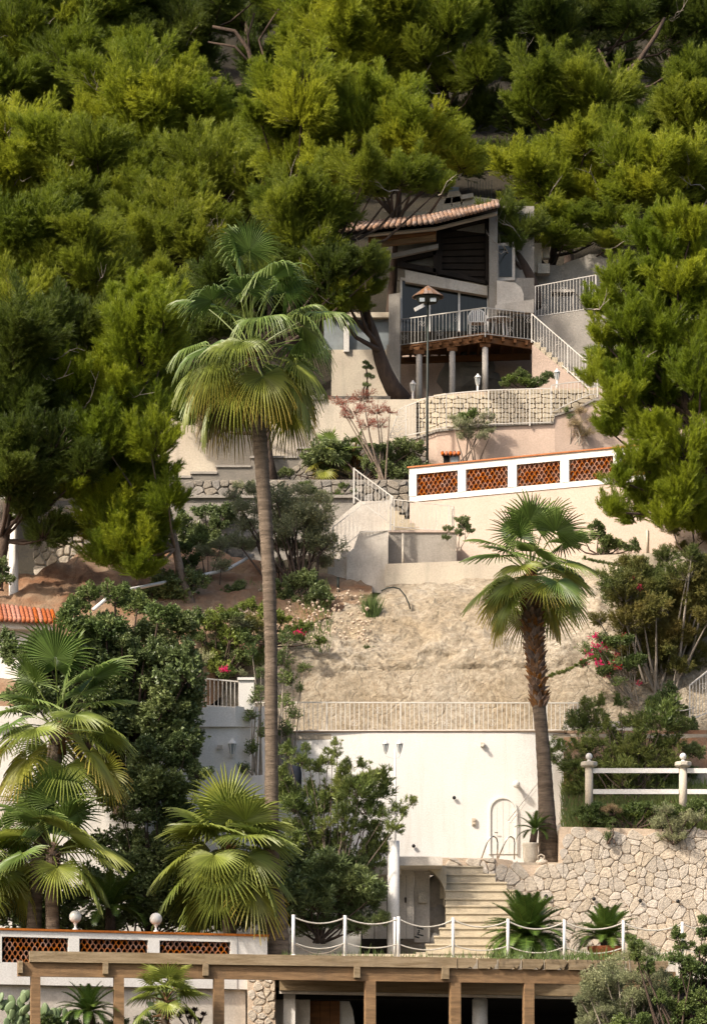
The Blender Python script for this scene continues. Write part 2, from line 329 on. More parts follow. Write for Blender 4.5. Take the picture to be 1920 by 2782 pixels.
# ------------------------------------------------------------------ stone, tile and lattice pieces
def clip(poly, a, b, c):   # keep a*x+b*y<=c
    out = []
    for i in range(len(poly)):
        p, q = poly[i], poly[(i + 1) % len(poly)]; dp = a * p[0] + b * p[1] - c; dq = a * q[0] + b * q[1] - c
        if dp <= 0: out.append(p)
        if dp * dq < 0: t = dp / (dp - dq); out.append((p[0] + (q[0] - p[0]) * t, p[1] + (q[1] - p[1]) * t))
    return out
def inside(poly, p):
    r = False
    for i in range(len(poly)):
        (x0, y0), (x1, y1) = poly[i], poly[i - 1]
        if (y0 > p[1]) != (y1 > p[1]) and p[0] < (x1 - x0) * (p[1] - y0) / (y1 - y0) + x0: r = not r
    return r
def stones(parent, poly, sx, sy, fmap, mat, gap=1.6, proud=.05, seed=1, jit=.42, lim=300, course=False):
    rr = random.Random(seed); us = [p[0] for p in poly]; vs = [p[1] for p in poly]; seeds = []
    nr = int((max(vs) - min(vs)) / sy) + 3
    for j in range(-1, nr):
        off = rr.random() * sx; u = min(us) - sx + off
        while u < max(us) + sx:
            seeds.append((u + rr.uniform(-jit, jit) * sx * .5, min(vs) + (j + .5) * sy + rr.uniform(-jit, jit) * sy * (.12 if course else 1)))
            u += sx * rr.choice((.5, .75, 1, 1.3, 1.7))
    cells = []
    for i, s in enumerate(seeds):
        if not inside(poly, s): continue
        cell = [(s[0] - 4 * sx, s[1] - 4 * sy), (s[0] + 4 * sx, s[1] - 4 * sy), (s[0] + 4 * sx, s[1] + 4 * sy), (s[0] - 4 * sx, s[1] + 4 * sy)]
        for k, q in enumerate(seeds):
            if k == i or abs(q[0] - s[0]) > 3.2 * sx or abs(q[1] - s[1]) > 3.2 * sy: continue
            wgt = (sx / sy if course else 1) ** 2
            a, b = 2 * (q[0] - s[0]), 2 * (q[1] - s[1]) * wgt; c = q[0] ** 2 - s[0] ** 2 + (q[1] ** 2 - s[1] ** 2) * wgt
            cell = clip(cell, a, b, c)
            if len(cell) < 3: break
        if len(cell) < 3: continue
        lo, hi = min(us), max(us); cell = clip(clip(cell, 1, 0, hi), -1, 0, -lo)
        cell = clip(clip(cell, 0, 1, max(vs)), 0, -1, -min(vs))
        if len(cell) < 3: continue
        cells.append(cell)
    rr.shuffle(cells)
    rest = MB()
    for ci, cell in enumerate(cells):
        cx = sum(p[0] for p in cell) / len(cell); cy = sum(p[1] for p in cell) / len(cell)
        ring = []
        for i in range(len(cell)):    # cut the corners
            p, q = cell[i], cell[(i + 1) % len(cell)]
            ring += [(lerp(p[0], q[0], .2), lerp(p[1], q[1], .2)), (lerp(p[0], q[0], .8), lerp(p[1], q[1], .8))]
        def shrink(g): 
            o = []
            for p in ring:
                d = math.hypot(p[0] - cx, p[1] - cy) or 1; k = max(.2, 1 - g / d); o.append((cx + (p[0] - cx) * k, cy + (p[1] - cy) * k))
            return o
        n = len(ring); pr = proud * rr.uniform(.5, 1.3); tl = rr.uniform(-.3, .3) * proud / sx; tm = rr.uniform(-.3, .3) * proud / sy
        mb = MB()
        A = [fmap(*p) + Vector((0, .03, 0)) for p in shrink(gap)]; B = [fmap(*p) - Vector((0, pr * .7, 0)) for p in shrink(gap * 1.1)]
        Cc = [fmap(*p) - Vector((0, pr + (p[0] - cx) * tl + (p[1] - cy) * tm, 0)) for p in shrink(gap * 1.1 + min(sx, sy) * .09)]
        mb.add(A + B + Cc, [(i, (i + 1) % n, n + (i + 1) % n, n + i) for i in range(n)] + [(n + i, n + (i + 1) % n, 2 * n + (i + 1) % n, 2 * n + i) for i in range(n)] + [tuple(range(2 * n, 3 * n))])
        if ci < lim: mb.build('stone', mat, parent)
        else: rest.add(mb.v, mb.f)
    if rest.v: rest.build('small_stones', mat, parent, kind='stuff')
class Line:   # a vertical wall plane through two plan points
    def __init__(s, A, B): s.A = Vector((A[0], A[1], 0)); s.B = Vector((B[0], B[1], 0)); s.t = (s.B - s.A).normalized(); s.n = Vector((s.t.y, -s.t.x, 0)); s.L = (s.B - s.A).length
    @classmethod
    def uv(c, u0, Y0, u1, Y1): a, b = P(u0, 0, Y0), P(u1, 0, Y1); return c((a.x, a.y), (b.x, b.y))
    def s_of(s, u):
        k = (u - UH) / F; d = s.t; return (k * s.A.y - s.A.x) / (d.x - k * d.y)
    def pt(s, q, off, z): p = s.A + s.t * q + s.n * off; return Vector((p.x, p.y, z))
    def ofuv(s, u, v, off=0): q = s.s_of(u); p = s.A + s.t * q; return s.pt(q, off, zof(v, p.y))
    def block(s, mb, s0, s1, z0, z1, o0=0, o1=-.25):
        mb.prism([s.pt(s0, o0, z0), s.pt(s1, o0, z0), s.pt(s1, o0, z1), s.pt(s0, o0, z1)], s.n * (o1 - o0))
ARCH = {}
def arch_mesh(w, h, d, mat):
    k = (round(w, 3), round(h, 3), mat.name)
    if k in ARCH: return ARCH[k]
    mb = MB(); n = 7; th = .016; P2 = []
    for i in range(n + 1):
        a = math.pi * i / n; P2.append((math.cos(a), math.sin(a)))
    o = [(x * w / 2, max(0, y) * h) for x, y in P2]; q = [(x * (w / 2 - th), max(0, y) * (h - th)) for x, y in P2]; m = n + 1
    vs = [Vector((x, 0, z)) for x, z in o] + [Vector((x, 0, z)) for x, z in q] + [Vector((x, d, z)) for x, z in o] + [Vector((x, d, z)) for x, z in q]
    fs = []
    for i in range(n): fs += [(i, i + 1, m + i + 1, m + i), (i + 1, i, 2 * m + i, 2 * m + i + 1), (m + i, m + i + 1, 3 * m + i + 1, 3 * m + i)]
    mb.add(vs, fs); me = bpy.data.meshes.new('arch_tile'); me.from_pydata(mb.v, [], mb.f); me.materials.append(mat); ARCH[k] = me
    return me
def lattice(parent, ln, s0, s1, z0, z1, cols, rows):
    w = (s1 - s0) / cols; h = (z1 - z0) / rows; me = arch_mesh(w, h, .14, M['terracotta']); rot = math.atan2(ln.t.y, ln.t.x)
    for j in range(rows):
        for i in range(cols + (j % 2) * -1):
            p = ln.pt(s0 + (i + .5 + .5 * (j % 2)) * w, -.05, z0 + j * h)
            inst('arch_tile', me, parent, Matrix.Translation(p) @ Matrix.Rotation(rot, 4, 'Z'))
def scrollring(parent, c, r, mat, rot=0):
    k = ('ring', mat.name)
    if k not in UNIT:
        mb = MB(); mb.tube([Vector((math.cos(a), 0, math.sin(a))) for a in [i * math.tau * .8 / 10 for i in range(11)]], .14, 4)
        me = bpy.data.meshes.new('scroll'); me.from_pydata(mb.v, [], mb.f); me.materials.append(mat); UNIT[k] = me
    inst('scroll', UNIT[k], parent, Matrix.Translation(c) @ Matrix.Rotation(rot, 4, 'Z') @ Matrix.Rotation(R.uniform(0, 6), 4, 'Y') @ Matrix.Diagonal((r, r, r, 1)))
def railing(label, path, step, cat='railing', mat=None, w=.016, rw=.035, posts=8, drop=.05, scroll=0, name='railing', pw=.04):
    """path: [(u, v_top, v_bot, Y)] a run of bars between two rails"""
    mat = mat or M['rail']
    t = thing(name, label, cat, P(path[0][0], path[0][2], path[0][3]))
    top = [P(u, a, Y) for u, a, b, Y in path]; bot = [P(u, b, Y) for u, a, b, Y in path]
    for a, b in zip(top, top[1:]): barobj('top_rail', a, b, rw, mat, t)
    for a, b in zip(bot, bot[1:]): barobj('bottom_rail', a, b, rw * .8, mat, t)
    k = 0
    for i in range(len(path) - 1):
        u0, u1 = path[i][0], path[i + 1][0]; n = max(1, round(abs(u1 - u0) / step))
        for j in range(n + (i == len(path) - 2)):
            q = j / n; a = top[i].lerp(top[i + 1], q); b = bot[i].lerp(bot[i + 1], q)
            if k % posts == 0: barobj('post', b - Vector((0, 0, drop + .05)), a, pw, mat, t)
            else: barobj('baluster', b, a, w, mat, t)
            if scroll and k % scroll == scroll // 2:
                hgt = .72 if (k // scroll) % 2 else .27
                c = b.lerp(a, hgt)
                for sx in (-1, 1):
                    for sz in (-1, 1): scrollring(t, c + Vector((sx * .045, -.01, sz * .045)), .035, mat)
            k += 1
    return t

# ------------------------------------------------------------------ foliage meshes
def cloud_mesh(name, seed, R0, ntip, per, ln, wd, mat, wood, kind='needle', twig=.3, up=.5, squash=.75, lobes=8, spread=.8, shell=.55, lrr=(.26, .4), zb=.1):
    g = np.random.default_rng(seed)
    bd = g.normal(size=(lobes, 3)); bd[:, 2] = np.abs(bd[:, 2]) * .9 + zb; bd /= np.linalg.norm(bd, axis=1)[:, None]
    bl = R0 * g.uniform(.62, 1.2, lobes); br = R0 * g.uniform(*lrr, lobes); o0 = np.array([0, 0, -.4 * R0 * (zb + .3)])
    li = g.integers(0, lobes, ntip); q = g.uniform(.2, 1, ntip) ** .8
    pr = g.normal(size=(ntip, 3)); pr -= (pr * bd[li]).sum(1)[:, None] * bd[li]; pr /= np.linalg.norm(pr, axis=1)[:, None]
    bow = np.zeros((ntip, 3)); bow[:, 2] = (q ** 2) * .18 * R0
    wid = br[li] * np.sin(np.pi * np.clip(q, 0, .97)) ** .6 * g.uniform(.45, 1.1, ntip) * (1 + g.exponential(.08, ntip))
    tip = o0 + bd[li] * (bl[li] * q)[:, None] + bow + pr * wid[:, None]; tip[:, 2] *= squash
    lc = bd * .3 * R0
    td = bd[li] * .75 + pr * .55 + g.normal(size=(ntip, 3)) * .2; td[:, 2] += up * .6; td /= np.linalg.norm(td, axis=1)[:, None]
    t = g.random((ntip, per)) ; base = tip[:, None, :] + td[:, None, :] * ((t - .6) * twig)[:, :, None]
    perp = g.normal(size=(ntip, per, 3)); perp /= np.linalg.norm(perp, axis=2)[:, :, None]
    nd = td[:, None, :] * .8 + perp * spread; nd /= np.linalg.norm(nd, axis=2)[:, :, None]
    base = base.reshape(-1, 3); nd = nd.reshape(-1, 3); N = len(base)
    sd_ = np.cross(nd, g.normal(size=(N, 3))); sd_ /= np.linalg.norm(sd_, axis=1)[:, None]
    le = ln * g.uniform(.7, 1.25, N)[:, None]; w = wd * g.uniform(.75, 1.2, N)[:, None] / 2
    if kind == 'needle':
        V = np.stack([base - sd_ * w, base + sd_ * w, base + nd * le], 1); nv = 3
    else:
        mid = base + nd * le * .5; nn = np.cross(nd, sd_); cup = nn * le * .08
        V = np.stack([base, mid + sd_ * w + cup, base + nd * le, mid - sd_ * w + cup], 1); nv = 4
    V = V.reshape(-1, 3)
    # twigs: thin blades from the bough's heart to each tip
    k = min(ntip, 90); c0 = lc[li[:k]] * .3; c0[:, 2] -= R0 * .15; e = tip[:k]; sx = np.cross(e - c0, g.normal(size=(k, 3))); sx /= np.linalg.norm(sx, axis=1)[:, None]; sx *= R0 * .012
    T = np.stack([c0 - sx, c0 + sx, e], 1).reshape(-1, 3)
    allv = np.concatenate([V, T]); nl = N * nv + k * 3; me = bpy.data.meshes.new(name)
    me.vertices.add(len(allv)); me.vertices.foreach_set('co', allv.astype(np.float32).ravel())
    me.loops.add(nl); me.loops.foreach_set('vertex_index', np.arange(nl, dtype=np.int32))
    st = np.concatenate([np.arange(N) * nv, N * nv + np.arange(k) * 3]).astype(np.int32)
    me.polygons.add(N + k); me.polygons.foreach_set('loop_start', st)
    me.polygons.foreach_set('material_index', np.concatenate([np.zeros(N), np.ones(k)]).astype(np.int32))
    me.materials.append(mat); me.materials.append(wood); me.update(calc_edges=True); me['r0'] = R0
    return me
FOL = {}
def family(key, n, **k): FOL[key] = [cloud_mesh('foliage', 100 * (len(FOL) + 1) + i, **k) for i in range(n)]
PK = dict(R0=1.35, ntip=1150, per=46, ln=.115, wd=.0135, wood=M['bark'], squash=1.0, lobes=17, spread=.5, twig=.4, up=.6, lrr=(.15, .27), zb=.12)
family('pine_a', 3, mat=M['pine_a'], **PK)
def recolour(key, src, mat):
    FOL[key] = []
    for me in FOL[src]: m2 = me.copy(); m2.materials[0] = mat; FOL[key].append(m2)
recolour('pine_b', 'pine_a', M['pine_b']); recolour('pine_c', 'pine_a', M['pine_c'])
PN = dict(PK); PN.update(R0=.95, ntip=640, per=44, up=.9, squash=1.1, twig=.34, zb=.35, lobes=14)
family('pine_n', 3, mat=M['pine_n'], **PN)
family('round', 4, R0=.6, ntip=230, per=11, ln=.08, wd=.052, mat=M['leaf_dark'], wood=M['bark'], kind='leaf', twig=.16, squash=.9, spread=1.0)
recolour('mid', 'round', M['leaf_mid']); recolour('light', 'round', M['leaf_light'])
family('olive', 3, R0=.6, ntip=230, per=12, ln=.07, wd=.02, mat=M['leaf_olive'], wood=M['twig_grey'], kind='leaf', twig=.2, squash=.9, spread=.9, up=.6)
family('oleander', 4, R0=.6, ntip=66, per=15, ln=.18, wd=.028, mat=M['leaf_oleander'], wood=M['bark_pale'], kind='leaf', twig=.16, squash=1.1, spread=.7, up=.9, zb=.5)
family('brown', 3, R0=.6, ntip=320, per=28, ln=.07, wd=.014, mat=M['leaf_brown'], wood=M['twig_grey'], twig=.2, squash=.9, spread=.9)
family('red', 1, R0=.6, ntip=110, per=14, ln=.08, wd=.014, mat=M['leaf_red'], wood=M['bark_pale'], twig=.25, squash=.9, spread=.9, zb=-.35, lrr=(.3, .5))
family('vine', 2, R0=.6, ntip=70, per=12, ln=.07, wd=.05, mat=M['leaf_mid'], wood=M['bark_pale'], kind='leaf', twig=.3, squash=1, spread=1.1)
family('flower', 2, R0=.3, ntip=26, per=9, ln=.05, wd=.045, mat=M['flower'], wood=M['bark_pale'], kind='leaf', twig=.1, squash=1, spread=1.2)
recolour('flower_red', 'flower', M['flower_red'])
family('dry', 1, R0=.4, ntip=60, per=12, ln=.16, wd=.01, mat=M['dry'], wood=M['bark_pale'], twig=.2, spread=.8)
family('dark_oleander', 1, R0=.6, ntip=150, per=16, ln=.17, wd=.026, mat=M['leaf_dark'], wood=M['bark'], kind='leaf', twig=.16, squash=1, spread=.75, up=.9)
def put_clump(parent, key, c, r, name='foliage', sz=None):
    me = R.choice(FOL[key]); s = r / me['r0']
    m = Matrix.Translation(c) @ Matrix.Rotation(R.uniform(0, 6.28), 4, 'Z') @ Matrix.Rotation(R.uniform(-.3, .3), 4, 'X') @ Matrix.Diagonal((s * R.uniform(.9, 1.15), s * R.uniform(.9, 1.15), s * (sz or R.uniform(.85, 1.1)), 1))
    return inst(name, me, parent, m)

# ------------------------------------------------------------------ pines
def pine(label, kind, clumps, Y=None, base=None, lean=0, trunk_r=.2, jy=1.3, wood='bark', top_frac=.55, flat=None, extra=None, big=1):
    cx = sum(c[0] for c in clumps) / len(clumps); cy = sum(c[1] for c in clumps) / len(clumps); lowest = max(c[1] for c in clumps)
    Y = Y or gY(cy * K + 330)
    b = D(base[0], base[1], base[2] if len(base) > 2 else Y + .6) if base else Vector((D(cx + lean, 0, Y).x, Y + 1.6, gz(Y + 1.6) - .4))
    t = thing('pine_tree', label, 'pine tree', b, 'pine trees on the hillside' if not base else None)
    top = D(cx, lerp(cy, min(c[1] for c in clumps), top_frac), Y + .7); n = 9; pts = []; rad = []
    for i in range(n):
        q = i / (n - 1); p = b.lerp(top, q) + Vector((math.sin(q * 5 + cx) * .16, math.cos(q * 4 + cx) * .12, 0)) * (q > 0) * (q < 1)
        pts.append(p); rad.append(trunk_r * (1 - .75 * q))
    one(lambda m: m.tube(pts, rad, 9), 'trunk', M[wood], t, True)
    mb = MB()
    for c in clumps:
        yy = Y + R.uniform(-jy, jy) * .8; p = D(c[0], c[1], yy); r = c[2] * K * yy / F
        q = min(.95, max(.25, .85 * (p.z - b.z) / max(.5, (top.z - b.z)) - .15)); a = b.lerp(top, q)
        mid = a.lerp(p, .55) - Vector((0, 0, .12 * (p - a).length)); mb.tube([a, mid, p - Vector((0, 0, r * .2))], [trunk_r * .34, trunk_r * .22, .02], 5, False)
        k = c[3] if len(c) > 3 else kind
        put_clump(t, k, p, r * big * (1.34 if k == 'pine_n' else 1.5), 'bough', flat)
    mb.build('limb', M[wood], t, True)
    g = random.Random(label)
    for _ in range(4):
        c = g.choice(clumps); p = D(c[0], c[1] + c[2] * .5, Y - .2); d = Vector((g.uniform(-1, 1), -.9, g.uniform(-.1, .7))).normalized(); L_ = g.uniform(.9, 1.7)
        pts = [p + d * (L_ * q / 5) + Vector((0, 0, .1 * math.sin(q * 1.3 + c[0]))) for q in range(6)]
        def tw(m):
            m.tube(pts, [.022, .02, .016, .012, .008, .004], 5, False)
            for q in (2, 3, 4): e = (d + Vector((g.uniform(-.9, .9), g.uniform(-.3, .3), g.uniform(-.4, .9)))).normalized(); m.tube([pts[q], pts[q] + e * g.uniform(.2, .5)], [.01, .003], 4, False)
        one(tw, 'dead_branch', M['twig_grey'], t)
    for j, e in enumerate(extra or []):
        one(lambda m: m.tube([D(x, y, Y - 1.2 + .1 * j) for x, y in e], [(.13 if j == 0 else .065) * (1 - .7 * q / len(e)) for q in range(len(e))], 8), 'limb', M['bark' if j < 5 else 'twig_grey'], t, True)
    return t
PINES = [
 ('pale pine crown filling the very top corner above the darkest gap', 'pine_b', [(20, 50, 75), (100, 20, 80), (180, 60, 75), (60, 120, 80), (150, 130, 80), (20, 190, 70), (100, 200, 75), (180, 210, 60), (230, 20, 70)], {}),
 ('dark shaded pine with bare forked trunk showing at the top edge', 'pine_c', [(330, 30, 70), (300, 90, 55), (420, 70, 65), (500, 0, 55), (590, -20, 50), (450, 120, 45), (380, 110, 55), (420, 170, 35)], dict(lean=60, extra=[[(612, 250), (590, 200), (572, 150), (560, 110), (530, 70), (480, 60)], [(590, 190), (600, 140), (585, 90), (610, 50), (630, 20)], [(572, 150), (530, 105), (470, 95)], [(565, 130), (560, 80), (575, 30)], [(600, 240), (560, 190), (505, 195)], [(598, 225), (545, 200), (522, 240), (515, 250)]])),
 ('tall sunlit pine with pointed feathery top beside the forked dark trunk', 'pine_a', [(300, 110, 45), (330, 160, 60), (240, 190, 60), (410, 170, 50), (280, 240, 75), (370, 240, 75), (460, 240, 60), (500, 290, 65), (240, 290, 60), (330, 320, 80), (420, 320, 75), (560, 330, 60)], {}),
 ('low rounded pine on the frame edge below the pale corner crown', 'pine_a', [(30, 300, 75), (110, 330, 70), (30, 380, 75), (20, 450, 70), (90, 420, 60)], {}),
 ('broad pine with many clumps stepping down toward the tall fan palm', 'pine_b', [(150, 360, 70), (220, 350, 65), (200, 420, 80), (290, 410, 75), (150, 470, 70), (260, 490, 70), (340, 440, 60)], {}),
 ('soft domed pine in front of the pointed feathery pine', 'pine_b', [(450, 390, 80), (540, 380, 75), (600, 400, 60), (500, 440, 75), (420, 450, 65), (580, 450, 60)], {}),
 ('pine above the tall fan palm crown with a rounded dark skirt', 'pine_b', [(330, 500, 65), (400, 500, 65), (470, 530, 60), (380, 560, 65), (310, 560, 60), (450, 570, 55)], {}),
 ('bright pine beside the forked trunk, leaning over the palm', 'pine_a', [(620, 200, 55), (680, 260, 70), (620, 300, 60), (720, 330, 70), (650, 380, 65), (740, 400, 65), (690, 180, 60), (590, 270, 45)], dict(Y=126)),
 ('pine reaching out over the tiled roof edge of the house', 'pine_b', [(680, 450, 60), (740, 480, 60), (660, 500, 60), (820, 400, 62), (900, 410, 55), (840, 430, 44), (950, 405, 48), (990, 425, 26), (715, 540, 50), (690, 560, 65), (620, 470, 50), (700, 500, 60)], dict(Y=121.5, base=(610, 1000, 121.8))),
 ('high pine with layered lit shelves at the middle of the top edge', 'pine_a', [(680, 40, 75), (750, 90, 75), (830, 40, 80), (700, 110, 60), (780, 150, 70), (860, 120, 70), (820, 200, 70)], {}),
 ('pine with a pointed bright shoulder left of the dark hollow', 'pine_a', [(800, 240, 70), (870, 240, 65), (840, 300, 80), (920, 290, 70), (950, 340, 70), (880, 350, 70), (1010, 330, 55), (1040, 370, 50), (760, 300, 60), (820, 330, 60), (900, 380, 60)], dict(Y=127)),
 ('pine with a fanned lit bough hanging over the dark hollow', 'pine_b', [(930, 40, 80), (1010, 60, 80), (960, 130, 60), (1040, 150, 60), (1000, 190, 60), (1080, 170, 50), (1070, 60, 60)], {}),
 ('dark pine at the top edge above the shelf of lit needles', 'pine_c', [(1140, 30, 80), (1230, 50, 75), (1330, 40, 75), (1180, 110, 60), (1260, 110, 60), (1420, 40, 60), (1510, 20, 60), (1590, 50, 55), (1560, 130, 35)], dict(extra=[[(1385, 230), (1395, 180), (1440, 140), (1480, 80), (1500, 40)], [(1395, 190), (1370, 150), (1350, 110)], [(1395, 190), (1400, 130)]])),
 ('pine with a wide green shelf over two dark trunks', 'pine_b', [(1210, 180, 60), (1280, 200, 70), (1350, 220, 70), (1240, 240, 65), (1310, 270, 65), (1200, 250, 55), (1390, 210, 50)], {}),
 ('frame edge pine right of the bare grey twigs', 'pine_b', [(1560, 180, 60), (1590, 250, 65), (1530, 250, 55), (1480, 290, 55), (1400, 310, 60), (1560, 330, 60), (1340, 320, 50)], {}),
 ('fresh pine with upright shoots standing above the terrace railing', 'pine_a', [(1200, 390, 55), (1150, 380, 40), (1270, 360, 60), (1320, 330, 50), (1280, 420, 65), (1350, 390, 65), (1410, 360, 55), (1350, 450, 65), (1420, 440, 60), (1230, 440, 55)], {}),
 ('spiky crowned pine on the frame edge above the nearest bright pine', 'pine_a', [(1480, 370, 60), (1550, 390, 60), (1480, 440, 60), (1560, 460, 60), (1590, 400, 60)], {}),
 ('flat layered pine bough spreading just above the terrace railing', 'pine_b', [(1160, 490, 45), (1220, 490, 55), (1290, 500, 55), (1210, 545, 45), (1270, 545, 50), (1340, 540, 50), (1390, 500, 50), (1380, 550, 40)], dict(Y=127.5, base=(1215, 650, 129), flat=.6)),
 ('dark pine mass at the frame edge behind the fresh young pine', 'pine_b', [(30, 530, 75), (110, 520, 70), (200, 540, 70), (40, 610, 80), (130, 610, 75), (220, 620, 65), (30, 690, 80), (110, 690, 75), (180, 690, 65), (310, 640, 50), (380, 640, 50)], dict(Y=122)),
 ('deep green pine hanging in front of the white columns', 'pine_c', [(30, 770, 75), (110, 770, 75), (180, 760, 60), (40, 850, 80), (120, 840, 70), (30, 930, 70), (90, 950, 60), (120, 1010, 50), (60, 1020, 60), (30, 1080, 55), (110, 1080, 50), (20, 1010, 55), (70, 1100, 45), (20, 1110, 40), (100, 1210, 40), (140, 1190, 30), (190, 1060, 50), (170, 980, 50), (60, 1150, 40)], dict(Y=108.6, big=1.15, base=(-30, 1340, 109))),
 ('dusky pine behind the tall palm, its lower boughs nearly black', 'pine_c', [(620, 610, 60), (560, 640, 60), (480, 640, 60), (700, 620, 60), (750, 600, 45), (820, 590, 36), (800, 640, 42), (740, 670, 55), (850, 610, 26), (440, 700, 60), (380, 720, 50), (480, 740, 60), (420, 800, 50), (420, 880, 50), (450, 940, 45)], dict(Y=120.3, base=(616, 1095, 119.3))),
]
for lab, kd, cl, kw in PINES: pine(lab, kd, cl, **kw)
pine('leaning pine whose slanting trunk crosses in front of the low pale window', 'pine_b', [(700, 640, 45), (780, 670, 42), (830, 655, 32), (760, 700, 36), (855, 595, 26), (810, 690, 28)], Y=121, base=(912, 908, 122.5), trunk_r=.3, top_frac=.1)
pine('pine behind the villa pillar with thick trunk and upper crown', 'pine_c', [(1150, 560, 35), (1120, 500, 45), (1180, 520, 40)], Y=125.6, base=(1206, 690, 125.8), trunk_r=.25)
pine('fresh yellow-green young pine on a thin leaning trunk above the white pipe', 'pine_n',
     [(325, 655, 28), (325, 690, 40), (260, 710, 40), (370, 720, 45), (300, 740, 55), (240, 780, 45), (370, 780, 50), (310, 810, 60), (240, 840, 55), (340, 860, 55), (150, 865, 45), (270, 890, 60), (190, 910, 45), (350, 930, 50), (140, 900, 30), (290, 960, 60), (190, 970, 50),
      (150, 960, 35), (240, 1000, 55), (340, 1010, 50), (120, 1060, 35), (180, 1050, 45), (270, 1060, 55), (90, 1060, 20), (150, 1100, 40), (340, 1080, 45), (220, 1120, 50), (300, 1130, 55), (250, 1180, 55), (330, 1180, 50), (220, 1200, 40), (300, 1240, 50), (250, 1260, 40), (350, 1240, 40), (380, 1130, 35), (320, 1290, 35)], Y=109, big=1.3, base=(440, 1385, 109.5), trunk_r=.14, wood='bark_pale')
pine('large bright pine at the frame edge hiding the foot of the balcony stair', 'pine_n',
     [(1510, 500, 45), (1560, 520, 55), (1460, 540, 45), (1500, 570, 60), (1580, 600, 60), (1400, 630, 45), (1450, 620, 50), (1530, 640, 65), (1480, 680, 60), (1340, 690, 35), (1400, 690, 50), (1570, 690, 60), (1430, 740, 60), (1500, 750, 65), (1360, 760, 40), (1580, 770, 60),
      (1450, 800, 60), (1390, 820, 50), (1520, 830, 65), (1350, 850, 40), (1430, 870, 60), (1580, 860, 60), (1390, 900, 45), (1490, 900, 65), (1550, 940, 60), (1420, 940, 50), (1380, 970, 40), (1470, 980, 60), (1540, 1010, 65), (1440, 1040, 50), (1500, 1060, 60), (1400, 1080, 40), (1460, 1110, 50), (1540, 1110, 60), (1380, 1150, 35), (1430, 1160, 40), (1500, 1170, 50), (1570, 1180, 50), (1600, 1060, 60), (1370, 680, 30)], Y=110.5, base=(1640, 1260, 111), trunk_r=.22)
# background pines: the wood continues behind and beside
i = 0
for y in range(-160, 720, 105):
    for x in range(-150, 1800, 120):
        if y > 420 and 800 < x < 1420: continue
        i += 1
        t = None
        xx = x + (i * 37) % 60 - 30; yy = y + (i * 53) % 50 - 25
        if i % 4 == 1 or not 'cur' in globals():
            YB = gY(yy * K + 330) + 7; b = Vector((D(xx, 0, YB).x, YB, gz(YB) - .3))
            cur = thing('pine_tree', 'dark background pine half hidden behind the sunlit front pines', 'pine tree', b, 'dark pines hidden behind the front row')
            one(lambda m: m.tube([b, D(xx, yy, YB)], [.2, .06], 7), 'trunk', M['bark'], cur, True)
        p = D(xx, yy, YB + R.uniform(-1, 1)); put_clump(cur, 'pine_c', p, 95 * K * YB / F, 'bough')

# ------------------------------------------------------------------ fan palms, cycads
def fan_frond(parent, hub0, az, el, Lp, Rb, mat, rr, droop=1.0, nseg=36, bend=.3):
    up = Vector((0, 0, 1)); d0 = Vector((math.cos(az) * math.cos(el), math.sin(az) * math.cos(el), math.sin(el)))
    side = d0.cross(up)
    if side.length < .1: side = Vector((1, 0, 0))
    side.normalize(); mb = MB(); tips = []
    sag = lambda q: Vector((0, 0, -1)) * (q * q * .22 * Lp * max(0, math.cos(el)))
    pet = [hub0 + d0 * (Lp * q) + sag(q) for q in (0, .35, .7, 1)]; 
    mb.m = 1; mb.tube(pet, [.028, .02, .016, .014], 4, False); tips += [0] * len(mb.v); mb.m = 0
    hub = pet[-1]; a = (pet[-1] - pet[-2]).normalized(); a = (a + Vector((0, 0, -bend))).normalized()
    side = a.cross(up); side = side.normalized() if side.length > .1 else Vector((1, 0, 0))
    side = (side + Vector((rr.uniform(-.4, .4),) * 3)).normalized(); side = (side - a * side.dot(a)).normalized()
    nrm = side.cross(a).normalized(); st = [.04, .3, .5, .68, .85, 1.0]; span = math.radians(rr.uniform(118, 140))
    for j in range(nseg):
        th = -span + 2 * span * (j + .5) / nseg; dth = span / nseg; Lj = Rb * (1.0 - .22 * abs(th / span) ** 2) * rr.uniform(.9, 1.08); dr = droop * rr.uniform(.75, 1.3)
        g = rr.uniform(-.06, .06); rows = []
        for k, s in enumerate(st):
            w = dth * 1.0 if s <= .5 else dth * (1.0 - (s - .5) / .5) * .62 + .004; r = Lj * s
            if k == len(st) - 1: w = .002
            off = []
            for q in (-1, 0, 1):
                ang = th + q * w + (g * max(0, s - .5)); v = (a * math.cos(ang) + side * math.sin(ang)) * r
                fold = nrm * (Lj * .022 * (1 if q == 0 else -1) * min(1, s * 2) * (1 - s * .6))
                curve = nrm * (-(r / Rb) ** 2 * .10 * Rb) + Vector((0, 0, -1)) * (Rb * .95 * dr * max(0, s - .42) ** 1.8)
                cup = nrm * (.16 * Rb * (1 - math.cos(th)) * s * .5)
                x = hub + v * (1 - .22 * dr * max(0, s - .45)) + fold + curve + cup; off.append(x)
            rows.append(off)
        b = len(mb.v)
        for s, off in zip(st, rows): mb.v += off; tips += [min(1, max(0, (s - .55) * 1.6)) ** 1.5] * 3
        for k in range(len(st) - 1):
            i0 = b + 3 * k; mb.f += [(i0, i0 + 1, i0 + 4, i0 + 3), (i0 + 1, i0 + 2, i0 + 5, i0 + 4)]; mb.mi += [0, 0]
    o = mb.build('frond', [mat, M['leaf_light']], parent)
    at = o.data.attributes.new('tip', 'FLOAT', 'POINT'); at.data.foreach_set('value', tips)
    return o
